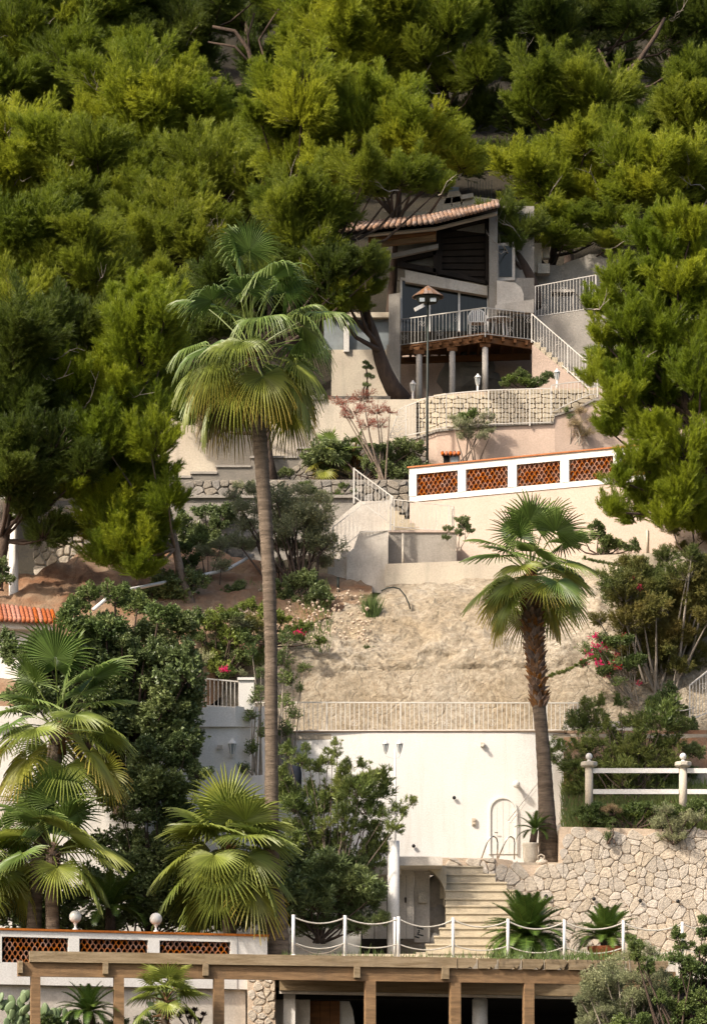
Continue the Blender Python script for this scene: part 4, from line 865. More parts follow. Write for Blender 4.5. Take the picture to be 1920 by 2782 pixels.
# pot, cycads, amphora
YQ = 102.75
def potf(label, c, prof, mat, cat='plant pot'): return tag(one(lambda m: m.lathe(c, prof, 22), 'plant_pot', M[mat], None, True), label, cat)
potf('cream rounded stone pot holding a small cycad beside the palm trunk', P(1440, 2352, YQ), [(.001, 0), (.13, 0), (.15, .05), (.19, .15), (.21, .35), (.20, .5), (.22, .54), (.22, .6), (.18, .6), (.17, .52), (.001, .52)], 'stone_white')
cycad('small cycad growing in the cream pot beside the right palm', P(1452, 2255, YQ), P(1445, 2298, YQ), 0, 20, .62, 75, -8, trunk_r=.1)
am = thing('amphora', 'small clay jug with looped handle on the wall corner', 'jug', P(1471, 2352, 102.4))
one(lambda m: m.lathe(P(1471, 2354, 102.4), [(.001, 0), (.09, 0), (.17, .08), (.16, .14), (.09, .2), (.04, .22), (.045, .25)], 16), 'body', M['stone'], am, True)
one(lambda m: m.tube([P(1462, 2338, 102.3), P(1460, 2327, 102.3), P(1468, 2321, 102.3), P(1477, 2325, 102.3), P(1478, 2336, 102.3)], .022, 8), 'handle', M['stone'], am, True)
cycad('larger dark cycad growing from the terrace at the foot of the stairs', P(1431, 2545, 97.2), P(1431, 2620, 97.2), 0, 84, 1.22, 86, -10, trunk_r=.2)
potf('wide ribbed terracotta pot holding a cycad by the terrace rope', P(1644, 2629, 98), [(.001, 0), (.3, 0), (.33, .1), (.35, .12), (.37, .22), (.39, .24), (.42, .42), (.46, .44), (.47, .53), (.43, .53), (.41, .46), (.001, .46)], 'pot')
cycad('bright cycad with arching leaves growing in the wide terracotta pot', P(1644, 2555, 98), P(1644, 2590, 98), 0, 60, .98, 86, 12, trunk_r=.15)
# white fence above the stone wall
fn = thing('rail_fence', 'fence of two white rails between stone posts topped with white balls', 'fence', P(1600, 2230, 102.8))
for i, u in enumerate((1599, 1854, 2110)):
    b = P(u, 2215, 102.8)
    one(lambda m: m.tube([b, P(u, 2086, 102.8)], 11 * 102.8 / F, 14), 'post', M['cream'], fn, True)
    one(lambda m: (m.lathe(P(u, 2086, 102.8), [(.12, 0), (.2, .03), (.23, .06), (.23, .14), (.19, .16), (.001, .16)], 8)), 'capital', M['stone_white'], fn)
    one(lambda m: (m.lathe(P(u, 2070, 102.8), [(.06, 0), (.05, .05)], 10), m.sphere(P(u, 2055, 102.8), .092, 16)), 'ball', M['paint'], fn, True)
for v in (2093, 2150):
    for a, b in ((1610, 1843), (1865, 2100)): one(lambda m: m.prism([P(a, v + 7, 102.75), P(b, v + 7, 102.75), P(b, v - 6, 102.75), P(a, v - 6, 102.75)], .05), 'rail', M['paint'], fn)
one(lambda m: m.uv(1862, 2098, 1930, 2215, 104.6, .2), 'panel', M['concrete'], fn) if 0 else tag(one(lambda m: m.uv(1862, 2098, 2000, 2215, 104.6, .2), 'concrete_block_wall', M['concrete']), 'grey block wall glimpsed behind the fence at the frame edge', 'wall')
ledge = patch('planted_ledge', [L((1520, 2262, 102.2)), L((1520, 2225, 103), (2100, 2235, 103)), L((1520, 2120, 104.6), (2100, 2140, 104.6)), L((1520, 1985, 106.3), (2100, 1985, 106.3))], M['soil'], .08, [1530 + 12 * i for i in range(48)], 5, 9)

# left white villa with rounded corner, balcony and lantern
vl = thing('white_villa', 'white villa with rounded corner and small balcony behind the left palms', 'building', P(500, 2640, 102))
def f(m):
    us = [-60, 560, 640, 680, 712, 735, 745]; Ys = [101, 101.8, 102, 102.4, 103.2, 104.4, 106.4]
    for i in range(len(us) - 1):
        m.prism([P(us[i], 2640, Ys[i]), P(us[i + 1], 2640, Ys[i + 1]), P(us[i + 1], 1976, Ys[i + 1]), P(us[i], 1976, Ys[i])], .3)
        e = [0.12, .12, .12, .14, .16, .2, .2]
        m.prism([P(us[i], 1974, Ys[i] - e[i]), P(us[i + 1], 1974, Ys[i + 1] - e[i + 1]), P(us[i + 1], 1922, Ys[i + 1] - e[i + 1]), P(us[i], 1918, Ys[i] - e[i])], .45)
one(f, 'wall', M['white'], vl)
for k in range(16): one(lambda m: m.uv(288, 2100 + k * 11, 395, 2110 + k * 11, 101.3, .05), 'shutter_slat', M['paint'], vl)
for k in range(14): one(lambda m: m.uv(-40, 2160 + k * 11, 60, 2170 + k * 11, 100.85, .05), 'shutter_slat', M['white_old'], vl)
one(lambda m: (m.uv(649, 1846, 690, 1928, 102.1, .4), m.uv(645, 1840, 694, 1847, 102.05, .5)), 'pier', M['white'], vl)
one(lambda m: (m.uv(440, 1832, 462, 1928, 102.1, .4), m.uv(436, 1826, 466, 1833, 102.05, .5)), 'pier', M['white'], vl)
tag(one(lambda m: m.uv(590, 2024, 605, 2034, 101.75, .05), 'wall_vent', M['white_old']), 'small vent in the white villa left of its lantern', 'vent')
railing('short white balcony railing left of the white pier with the villa wall below', [(440, 1836, 1912, 102.15), (560, 1844, 1917, 102.15), (649, 1852, 1922, 102.2)], 10.5, posts=50, w=.02)
wlan = thing('wall_lantern', 'white lantern fixed to the rounded villa wall', 'lamp', P(631, 2040, 101.8)); lantern(wlan, P(631, 2052, 101.7), 1.1); one(lambda m: m.tube([P(631, 2056, 101.95), P(631, 2056, 101.7)], .03, 8), 'bracket', M['paint'], wlan)
tp = thing('closed_parasol', 'dark blue closed parasol standing among the oleanders', 'parasol', P(805, 2340, 100.5))
one(lambda m: m.tube([P(805, 2350, 100.5), P(805, 2060, 100.5)], .025, 8), 'pole', M['paint'], tp, True); one(lambda m: m.tube([P(806, 2200, 100.5), P(806, 2100, 100.5), P(805, 2075, 100.5), P(804, 2058, 100.5)], [.13, .14, .1, .04], 8), 'canopy', M['blue'], tp, True)
# left tiled roof
tr = thing('tiled_roof_house', 'white house with red tiled roof corner poking in at the left edge', 'building', P(50, 2640, 104))
one(lambda m: m.uv(-160, 1712, 128, 2640, 104.6, .3), 'wall', M['white'], tr)
one(lambda m: m.prism([P(-160, 1700, 104.1), P(150, 1712, 104.3), P(128, 1692, 104.3), P(-160, 1680, 104.1)], .5), 'gutter', M['white_old'], tr)
for i in range(26):
    u0 = -150 + i * 12; a = P(u0, 1676 + i * .55, 103.9 + i * .01); b = P(u0 - 8, 1628 + i * 1.3, 106.2 + i * .01)
    one(lambda m: [m.tube([a.lerp(b, k / 5) + Vector((0, 0, .012 * (k % 2))), a.lerp(b, (k + 1) / 5) + Vector((0, 0, .015))], [.066, .055], 8) for k in range(5)], 'roof_tile', M['tile_red'], tr, True)
# white columns far left
pc = thing('columned_porch', 'porch with round white columns half hidden at the left edge', 'building', P(20, 1620, 110))
for u, w, Y in ((38, 13, 109.6), (0, 12, 111.5), (-60, 12, 111.5)): one(lambda m: m.tube([P(u, 1700, Y), P(u, 1600, Y), P(u, 1350, Y)], [w * Y / F] * 3, 16), 'column', M['white'], pc, True)
one(lambda m: (m.uv(-80, 1340, 90, 1356, 109.4, 2.4), m.uv(-200, 1468, 24, 1640, 110.2, .3), m.uv(-200, 1100, 150, 1340, 113, .3)), 'wall', M['white'], pc)
one(lambda m: m.uv(-200, 1356, 90, 1470, 113, .2), 'recess', M['dark'], pc)  # porch back painted near-black in place of its shade
one(lambda m: m.uv(100, 1360, 250, 1480, 114, .3), 'stone_block_wall', M['concrete'], pc)
stones(pc, [(90, 1372), (250, 1372), (250, 1540), (90, 1600)], 30, 24, lambda u, v: P(u, v, 113.6), M['stone'], 2, .1, 31)
# white pipe
pp = [(254, 1656, 106.3), (310, 1610, 107.6), (459, 1580, 109.5), (535, 1566, 110.6), (616, 1548, 111.6), (688, 1508, 112.6)]
tag(one(lambda m: m.tube([P(*p) for p in pp], .05, 8), 'drain_pipe', M['paint'], None, True), 'white pipe crossing the reddish slope beneath the fresh young pine', 'pipe')
tag(one(lambda m: m.tube([P(340, 1643, 106), P(380, 1634, 106.4)], .045, 8), 'short_pipe', M['paint'], None, True), 'short white pipe end lying below the long pipe on the slope', 'pipe')

# ------------------------------------------------------------------ middle terraces
rb = tag(one(lambda m: [m.prism([P(a[0], a[2], a[3]), P(b[0], b[2], b[3]), P(b[0], b[1], b[3]), P(a[0], a[1], a[3])], .6) for a, b in zip(BAND, BAND[1:])] if 0 else
   [m.prism([P(a[0], a[2], a[3]), P(b[0], b[2], b[3]), P(b[0], b[1], b[3]), P(a[0], a[1], a[3])], .6) for a, b in
    [((1046, 1532, 1640, 112.7), (1180, 1527, 1640, 112.7)), ((1180, 1527, 1640, 112.7), (1500, 1513, 1620, 112.7)), ((1500, 1513, 1620, 112.7), (1700, 1505, 1600, 112.5)), ((1700, 1505, 1600, 112.5), (2100, 1490, 1600, 112.3))]], 'low_retaining_wall', M['cream']),
   'low cream retaining wall running along the top of the bare rock face', 'wall')
sheet('planting_bed', P(1046, 0, 113).x, 20, 113.0, 117, zof(1536, 112.8), M['soil'], .3)
LW = Line.uv(1111, 116.5, 1817, 112.9); zL = zof(1272, 116.5)
def ls(u): return LW.s_of(u)
lwall = thing('lattice_wall', 'pale pink retaining wall topped by a white band of terracotta tile lattices', 'wall', LW.pt(0, 0, 20))
q0, q1 = zL - .86, zL - .20
lp_ = [(1131, 1243), (1265, 1379), (1403, 1521), (1545, 1665), (1688, 1812), (1836, 1965)]
def f(m):
    LW.block(m, ls(1111), ls(2050), q1, zL, 0, -.3); LW.block(m, ls(1111), ls(2050), zL - 1.02, q0, 0, -.3)
    e = [(1111, 1131)] + [(a[1], b[0]) for a, b in zip(lp_, lp_[1:])] + [(1965, 2050)]
    for a, b in e: LW.block(m, ls(a), ls(b), q0, q1, .015, -.29)
one(f, 'white_band', M['white'], lwall)
one(lambda m: LW.block(m, ls(1107), ls(2050), zL + .002, zL + .045, .05, -.36), 'tile_coping', M['terracotta'], lwall)
one(lambda m: LW.block(m, ls(1111), ls(2050), 19.4, zL - 1.022, -.03, -.33), 'wall', M['pink_light'], lwall)
for a, b in lp_[:5]: lattice(lwall, LW, ls(a), ls(b), q0, q1, 9, 6)
for a, b in lp_: one(lambda m: LW.block(m, ls(a), ls(b), q0 - .01, q1 + .01, -.31, -.33), 'backing', M['pink'], lwall)
for x, y0, y1, Y in ((1094, 1450, 1552, 113.6), (1230, 1376, 1548, 114), (1650, 1448, 1500, 113.4), (1757, 1440, 1503, 113.2)):
    tag(one(lambda m: m.tube([P(x, y1, Y), P(x, y0, Y)], .035, 8), 'wooden_stake', M['stone_white'], None, True), {1094: 'pale stake in front of the concrete block below the stair', 1230: 'pale wooden stake with a vine in front of the pink wall', 1650: 'thin pale stake below the lattice wall near the bright pine', 1757: 'thin pale stake beneath the bright pine at the pink wall foot'}[x], 'stake')
# stair block
sb = thing('white_stair_block', 'weathered white stair block with concrete side in the middle of the slope', 'stairs', P(980, 1610, 113.4))
Ys = 113.3
one(lambda m: m.prism([P(u, v, Ys) for u, v in [(1054, 1442), (1054, 1612), (985, 1608), (940, 1602), (942, 1505), (960, 1490), (977, 1442)]][::1], 1.8), 'wall', M['white_old'], sb)
for i in range(5): one(lambda m: m.prism([P(u, v, Ys + .15 + .04 * i) for u, v in [(872 + 18 * i, 1606), (960 - 4 * i, 1606), (960 - 4 * i, 1562 - 22 * i), (872 + 18 * i, 1562 - 22 * i)]], 1.5), 'step', M['white_old'], sb)
one(lambda m: m.uv(1055, 1445, 1240, 1540, 113.9, 1.8), 'side_wall', M['concrete'], sb)
one(lambda m: m.uv(1055, 1440, 1242, 1446, 113.85, 1.9), 'slab', M['pink_light'], sb)
for i in range(6): one(lambda m: m.prism([P(u, v, 114.6 + i * .153) for u, v in [(1060, 1440), (1140 - 14 * i, 1440), (1140 - 14 * i, 1432 - 11 * i), (1060, 1432 - 11 * i)]], .5), 'step', M['step'], sb)
one(lambda m: m.prism([P(u, v, 115.6) for u, v in [(920, 1600), (1060, 1600), (1060, 1360), (975, 1362), (905, 1420)]], .3), 'back_wall', M['white_old'], sb)
railing('white stair railing sloping down from its tall post to the landing', [(961, 1273, 1349, 113.6), (1069, 1352, 1428, 113.4)], 9.5, posts=60, scroll=3, w=.018, name='stair_railing')
barobj('post', P(961, 1368, 113.6), P(961, 1271, 113.6), .05, M['rail'], bpy.data.objects['stair_railing']); barobj('post', P(1060, 1440, 113.4), P(1064, 1350, 113.4), .06, M['rail'], bpy.data.objects['stair_railing'])
railing('faint white railing climbing the left flank of the stair block', [(905, 1432, 1506, 113.2), (982, 1372, 1446, 113.2), (1062, 1358, 1440, 113.3)], 11, posts=40, scroll=6, w=.014, rw=.024, name='stair_railing')
railing('pale railing on the landing in front of the pink wall foot', [(1070, 1357, 1431, 113.9), (1230, 1375, 1443, 113.9)], 11.5, posts=13, scroll=4, w=.014, rw=.026)
# upper left walls
cw = tag(one(lambda m: m.prism([P(u, v, Y) for u, v, Y in [(395, 1345, 121), (1130, 1345, 121), (1130, 1085, 121), (395, 1085, 121)]], .4), 'retaining_wall', M['cream']), 'tall cream retaining wall glowing behind the tall palm trunk', 'wall')
one(lambda m: m.uv(395, 1070, 880, 1085, 120.9, .6), 'coping', M['concrete'], cw)
gw = thing('stepped_garden_wall', 'dark grey stepped stone wall descending toward the fresh pine', 'wall', P(700, 1390, 119.9))
stp = [(455, 520, 1297, 1320), (520, 590, 1286, 1330), (590, 682, 1268, 1340), (682, 808, 1243, 1345), (808, 960, 1218, 1345), (960, 1110, 1212, 1345)]
one(lambda m: [m.prism([P(a, 1395, 119.9), P(b, 1395, 119.9), P(b, t, 119.9), P(a, t, 119.9)], .45) for a, b, t, q in stp], 'core', M['mortar_grey'], gw)
one(lambda m: [m.prism([P(a - 3, t + 1, 119.85), P(b, t + 1, 119.85), P(b, t - 5, 119.85), P(a - 3, t - 5, 119.85)], .55) for a, b, t, q in stp], 'coping', M['concrete'], gw)
stones(gw, [(455, 1322), (590, 1318), (700, 1300), (810, 1260), (1110, 1250), (1110, 1345), (455, 1345)], 22, 16, lambda u, v: P(u, v, 119.88), M['stone_grey'], 1.3, .05, 41, lim=140)
tg = thing('terrace_garden_wall', 'low wall of grey stones below the planted bed with the red tree', 'wall', P(900, 1400, 118.2))
one(lambda m: m.uv(480, 1303, 1111, 1400, 118.22, .5), 'core', M['mortar_grey'], tg)
stones(tg, [(500, 1304), (1111, 1304), (1111, 1395), (500, 1395)], 26, 20, lambda u, v: P(u, v, 118.2), M['stone_grey'], 1.4, .06, 43, lim=150)
sheet('upper_bed', P(640, 0, 119).x, P(1115, 0, 119).x, 118.4, 119.9, zof(1306, 118.3), M['soil_dark'], .3)
dw = tag(one(lambda m: (m.uv(395, 1350, 960, 1560, 116.6, .4), m.uv(395, 1344, 960, 1352, 116.5, .6)), 'stained_wall', M['concrete']), 'stained grey wall in shade behind the olive shrubs', 'wall')
stones(dw, [(470, 1455), (690, 1455), (690, 1540), (470, 1560)], 34, 26, lambda u, v: P(u, v, 116.55), M['stone_grey'], 1.6, .05, 44, lim=60)

# curved terrace wall below the house and its railing
ct = thing('coursed_stone_wall', 'curved wall of coursed pale stone blocks behind the long upper railing', 'wall', P(1250, 1190, 121.5))
CT = [(1050, 1092, 121.9), (1102, 1090, 121.4), (1165, 1079, 121.0), (1230, 1070, 120.8), (1330, 1062, 120.8), (1500, 1056, 121.0), (1700, 1050, 121.4)]
def ctm(u, v):
    for a, b in zip(CT, CT[1:]):
        if u <= b[0]: q = (u - a[0]) / (b[0] - a[0]); return P(u, v, lerp(a[2], b[2], q))
    return P(u, v, CT[-1][2])
one(lambda m: [m.prism([P(a[0], 1215, a[2] + .03), P(b[0], 1215, b[2] + .03), P(b[0], b[1], b[2] + .03), P(a[0], a[1], a[2] + .03)], .5) for a, b in zip(CT, CT[1:])], 'core', M['mortar'], ct)
stones(ct, [(1106, 1092), (1165, 1080), (1230, 1072), (1330, 1064), (1620, 1058), (1620, 1160), (1106, 1196)], 27, 13, ctm, M['step'], 1.0, .05, 51, jit=.35, course=True)
stones(ct, [(1052, 1093), (1106, 1091), (1106, 1205), (1052, 1205)], 24, 19, ctm, M['stone_grey'], 1.2, .05, 52)
gl = thing('grey_terrace_wall', 'grey rubble wall under the trunk of the leaning pine', 'wall', P(1000, 1200, 121.4))
one(lambda m: m.uv(890, 1076, 1060, 1212, 121.6, .4), 'core', M['mortar_grey'], gl)
stones(gl, [(892, 1078), (1050, 1082), (1050, 1200), (940, 1170), (892, 1110)], 22, 17, lambda u, v: P(u, v, 121.56), M['stone_grey'], 1.2, .06, 53)
pk = thing('pink_garden_wall', 'stained pinkish wall between the upper railing and the lattice wall', 'wall', P(1400, 1280, 119.6))
PKL = [(1110, 1196, 119.9), (1186, 1170, 119.6), (1330, 1156, 119.4), (1502, 1148, 119.4), (1506, 1128, 119.4), (1560, 1112, 119.5), (1614, 1085, 119.6), (1950, 1085, 120)]
one(lambda m: [m.prism([P(a[0], 1320, a[2]), P(b[0], 1320, b[2]), P(b[0], b[1], b[2]), P(a[0], a[1], a[2])], .35) for a, b in zip(PKL, PKL[1:])], 'wall', M['pink'], pk)
one(lambda m: [m.prism([P(a[0], a[1] + 3, a[2] - .05), P(b[0], b[1] + 3, b[2] - .05), P(b[0], b[1] - 3, b[2] - .05), P(a[0], a[1] - 3, a[2] - .05)], .5) for a, b in zip(PKL, PKL[1:])], 'coping', M['concrete'], pk)
stones(pk, [(1080, 1200), (1186, 1178), (1186, 1290), (1080, 1300)], 20, 16, lambda u, v: P(u, v, 119.75), M['stone_grey'], 1.1, .05, 54)
railing('long curved railing in front of the coursed stone blocks', [(1102, 1104, 1184, 119.7), (1165, 1079, 1170, 119.5), (1221, 1069, 1158, 119.4), (1326, 1060, 1152, 119.3), (1494, 1055, 1147, 119.3)], 9.6, posts=12, w=.017, rw=.03)
railing('short stepped railing climbing beside the third lantern', [(1497, 1047, 1120, 119.4), (1540, 1040, 1098, 119.5), (1600, 1034, 1072, 119.6), (1632, 1034, 1070, 119.7)], 9.6, posts=12, w=.017, rw=.03)
sg = thing('scroll_gate_wing', 'wrought scroll wing at the low end of the long curved railing', 'railing', P(1080, 1195, 119.8))
mb = MB()
for cx, cy, r in ((1092, 1118, 12), (1084, 1140, 12), (1076, 1162, 12), (1066, 1180, 11), (1094, 1160, 10), (1092, 1182, 9), (1096, 1138, 9)):
    pts = [P(cx + r * (1 - i / 22) * math.cos(i * .62), cy + r * (1 - i / 22) * math.sin(i * .62), 119.75) for i in range(16)]; mb.tube(pts, .011, 4, False)
mb.tube([P(1101, 1102, 119.75), P(1085, 1112, 119.75), P(1072, 1145, 119.75), P(1058, 1190, 119.75)], .013, 5); mb.build('scrollwork', M['rail'], sg)
mx = thing('meter_box', 'little wall niche with tiled hood and grey meter door', 'meter box', P(1222, 1260, 119.4))
one(lambda m: (m.uv(1200, 1232, 1248, 1262, 119.1, .3),), 'box', M['pink'], mx); one(lambda m: m.uv(1224, 1238, 1244, 1260, 119.06, .06), 'door', M['glass_pale'], mx); one(lambda m: m.uv(1204, 1238, 1220, 1260, 119.07, .05), 'niche', M['dark'], mx)  # niche is a near-black panel painting its shade, with no hollow
for i in range(5): 
    a = P(1202 + i * 11, 1234, 118.95); one(lambda m: m.tube([a, a + Vector((0, .35, .12))], .055, 8), 'roof_tile', M['tile_red'], mx, True)

# ------------------------------------------------------------------ the house
hs = thing('hillside_house', 'shaded hillside house with slanting tiled roof, timber gable and glass doors', 'house', P(1200, 1090, 126))
def quad(u0, vt0, vb0, u1, vt1, vb1, Y0, Y1=None): Y1 = Y0 if Y1 is None else Y1; return [P(u0, vb0, Y0), P(u1, vb1, Y1), P(u1, vt1, Y1), P(u0, vt0, Y0)]
one(lambda m: (m.prism(quad(1056, 800, 1095, 1086, 795, 1095, 124.9), .5), m.uv(1050, 936, 1088, 1100, 125.0, .6)), 'left_pillar', M['concrete'], hs)
one(lambda m: m.prism(quad(1328, 574, 860, 1351, 566, 860, 124.9), .5), 'right_pillar', M['concrete'], hs)
one(lambda m: (m.uv(1080, 600, 1345, 760, 126.2, .2), m.uv(1345, 560, 1450, 830, 125.9, .3), m.uv(1325, 755, 1450, 860, 125.4, .3)), 'wall', M['concrete'], hs)
one(lambda m: m.prism(quad(1100, 733, 765, 1323, 778, 803, 125.2), .3), 'rendered_lintel', M['white_old'], hs)
one(lambda m: m.prism(quad(1088, 755, 900, 1324, 790, 900, 125.9), .1), 'interior', M['dark'], hs)  # near-black sheet stands for the unlit room; nothing furnished behind
for a, b in ((1090, 1164), (1168, 1244), (1248, 1322)): one(lambda m: m.prism(quad(a, 758 + (a - 1088) * .13, 900, b, 758 + (b - 1088) * .13, 900, 125.5), .03), 'glass_door', M['glass'], hs)
for a in (1164, 1244, 1322, 1087): one(lambda m: m.uv(a, 758 + (a - 1088) * .13, a + 5, 900, 125.42, .12), 'door_frame', M['paint'], hs)
one(lambda m: m.prism(quad(1088, 753, 760, 1324, 784, 791, 125.42), .12), 'door_frame', M['paint'], hs)
# gable timber
one(lambda m: m.prism([P(u, v, 125.6) for u, v in [(1193, 750), (1326, 772), (1326, 585), (1193, 622)]], .12), 'gable_boarding', M['wood_dark'], hs)
for k in range(7): one(lambda m: m.prism(quad(1200, 632 + k * 17, 645 + k * 17, 1316, 622 + k * 19, 637 + k * 19, 125.52), .05), 'board', surf('dark_board', (.05, .035, .025), (.03, .022, .016), 2, .8, .3, 20) if k == 0 else MATS['dark_board'], hs)  # slats in a very dark brown
one(lambda m: (m.prism([P(u, v, 125.2) for u, v in [(1228, 622), (1330, 598), (1330, 587), (1228, 611)]], .2), m.uv(1318, 590, 1328, 770, 125.2, .2), m.uv(1186, 618, 1200, 745, 125.2, .25), m.prism([P(u, v, 125.2) for u, v in [(1200, 745), (1322, 772), (1322, 762), (1200, 733)]], .2)), 'timber_frame', M['wood_dark'], hs)
one(lambda m: m.prism([P(u, v, 125.5) for u, v in [(1240, 625), (1316, 634), (1316, 600)]], .05), 'gable_panel', M['concrete'], hs)
one(lambda m: m.prism([P(u, v, 125.5) for u, v in [(1104, 713), (1176, 724), (1176, 693)]], .05), 'gable_panel', M['concrete'], hs)
one(lambda m: (m.prism([P(u, v, 125.1) for u, v in [(1080, 722), (1184, 742), (1184, 730), (1080, 708)]], .3), m.prism([P(u, v, 125.1) for u, v in [(1080, 712), (1184, 690), (1184, 676), (1080, 698)]], .3), m.uv(1176, 676, 1188, 740, 125.1, .2)), 'truss', M['wood_dark'], hs)
one(lambda m: m.prism([P(u, v, 124.7) for u, v in [(1010, 712), (1190, 674), (1190, 662), (1010, 700)]], .2), 'verge_beam', M['concrete'], hs)  # white beam coloured concrete grey to paint it as shaded
# roof
one(lambda m: m.prism([P(u, v, 124.0) for u, v in [(1182, 622), (1350, 580), (1350, 568), (1182, 608)]], .25), 'verge_board', M['white_old'], hs)
one(lambda m: m.prism([P(u, v, 124.0) for u, v in [(930, 645), (1182, 622), (1182, 610), (930, 633)]], .25), 'eave_board', M['white_old'], hs)
one(lambda m: m.prism([P(u, v, 124.3) for u, v in [(1000, 658), (1184, 634), (1184, 616), (1000, 642)]], .2), 'eave_plank', M['wood_red'], hs)
one(lambda m: m.prism([P(u, v, 124.4) for u, v in [(1000, 672), (1184, 652), (1184, 634), (1000, 658)]], .2), 'eave_plank', M['wood'], hs)
one(lambda m: m.prism([P(930, 633, 123.8), P(1182, 608, 123.8), P(1350, 566, 123.8), P(1345, 552, 127.6), P(1150, 590, 127.8), P(980, 612, 127.8)], Vector((0, 0, -.1))), 'roof_deck', M['wood_dark'], hs)
eave = [(926, 632), (1180, 608), (1350, 564)]; back = [(965, 612), (1168, 588), (1348, 549)]
n = 34
for i in range(n):
    q = i / (n - 1) * 2; k = min(1, int(q)); f_ = q - k
    e = (lerp(eave[k][0], eave[k + 1][0], f_), lerp(eave[k][1], eave[k + 1][1], f_)); b_ = (lerp(back[k][0], back[k + 1][0], f_), lerp(back[k][1], back[k + 1][1], f_))
    a, b = P(e[0], e[1] - 3, 123.7), P(b_[0], b_[1] - 3, 127.6)
    for z in range(4):
        p, p2 = a.lerp(b, z / 4), a.lerp(b, (z + 1) / 4); one(lambda m: m.tube([p + Vector((0, 0, .03)), p2], [.085, .065], 8), 'roof_tile', M['tile'], hs, True)
# upper window and curved buttress
one(lambda m: m.prism([P(u, v, 125.3) for u, v in [(1351, 764), (1398, 760), (1398, 656), (1351, 662)]], .1), 'window_frame', M['white_old'], hs)
one(lambda m: m.uv(1355, 668, 1390, 752, 125.27, .02), 'window_pane', M['glass'], hs)
one(lambda m: m.prism([P(u, v, 124.8) for u, v in [(1349, 850), (1422, 830), (1422, 800), (1414, 780), (1398, 768), (1349, 762)]], .6), 'curved_buttress', M['white_old'], hs)
one(lambda m: m.prism([P(u, v, 124.4) for u, v in [(1345, 842), (1449, 850), (1449, 813), (1345, 828)]], .3), 'parapet', M['white_old'], hs)
# low window band on the left and lower walls
one(lambda m: m.uv(900, 950, 1056, 1096, 125.6, .3), 'lower_wall', M['cream'], hs); one(lambda m: m.uv(900, 848, 1056, 862, 125.4, .3), 'window_lintel', M['cream'], hs)
one(lambda m: m.uv(949, 862, 1056, 950, 125.7, .05), 'window_pane', M['glass_pale'], hs); one(lambda m: m.uv(880, 862, 932, 950, 125.7, .05), 'window_pane', M['glass_pale'], hs); one(lambda m: m.uv(933, 858, 948, 955, 125.5, .15), 'window_post', M['paint'], hs)
one(lambda m: (m.uv(1082, 935, 1610, 1110, 126.6, .3),), 'undercroft_wall', M['pink'], hs)
rk2 = thing('undercroft_rock', 'dark natural rock in the shade beneath the balcony', 'rock', P(1290, 1080, 126))
for u, v, r in ((1265, 1040, .9), (1300, 1060, .7), (1280, 985, .8)):
    def f(m):
        c = P(u, v, 126.7); b = len(m.v); m.sphere(c, r, 14)
        for i in range(b, len(m.v)): d = m.v[i] - c; m.v[i] = c + d * (1 + .45 * mnoise.noise(m.v[i] * 1.8))
    one(f, 'boulder', M['mortar_grey'], rk2)
# balcony
bc = thing('timber_balcony', 'stained timber balcony deck on three round white columns', 'balcony', P(1230, 1080, 124))
BP = [P(1076, 940, 125.5), P(1317, 910, 123.6), P(1445, 924, 124.6), P(1445, 914, 126.2), P(1080, 914, 126.4)]
one(lambda m: m.prism([Vector((p.x, p.y, BP[0].z)) for p in BP], Vector((0, 0, -.09))), 'deck', M['wood_red'], bc)
zb = BP[0].z
def f(a, b, w=.14, h=.2, dz=.2): 
    a = Vector((a.x, a.y, zb - dz)); b = Vector((b.x, b.y, zb - dz)); one(lambda m: m.bar(a, b, w, h), 'beam', M['wood_red'], bc)
f(BP[0] + Vector((0, .12, 0)), BP[1] + Vector((0, .12, 0))); f(BP[1] + Vector((0, .15, 0)), BP[2] + Vector((0, .12, 0)))
f(P(1080, 950, 126.2), P(1440, 950, 125.6), dz=.32)
for k in range(9): q = (k + .5) / 9; a = BP[0].lerp(BP[1], q); f(a - Vector((0, .15, 0)), Vector((a.x, 126.4, 0)), .08, .12, .17)
for k in range(4): q = (k + .5) / 4; a = BP[1].lerp(BP[2], q); f(a - Vector((0, .15, 0)), Vector((a.x, 126.4, 0)), .08, .12, .17)
for u, vt, vb, Y in ((1138, 962, 1090, 124.9), (1228, 953, 1084, 124.4), (1317, 942, 1068, 123.9)):
    one(lambda m: m.tube([P(u, vb + 10, Y), P(u, vt, Y)], 8.2 * Y / F, 14), 'column', M['white_old'], bc, True)
    one(lambda m: m.uv(u - 14, vt - 12, u + 14, vt, Y - .1, .3), 'capital', M['wood_red'], bc)
railing('scrolled balcony railing in front of the plastic chair', [(1079, 869, 938, 125.45), (1317, 836, 907, 123.6), (1442, 850, 922, 124.55)], 9.5, posts=25, scroll=5, w=.017, rw=.03, name='balcony_railing')
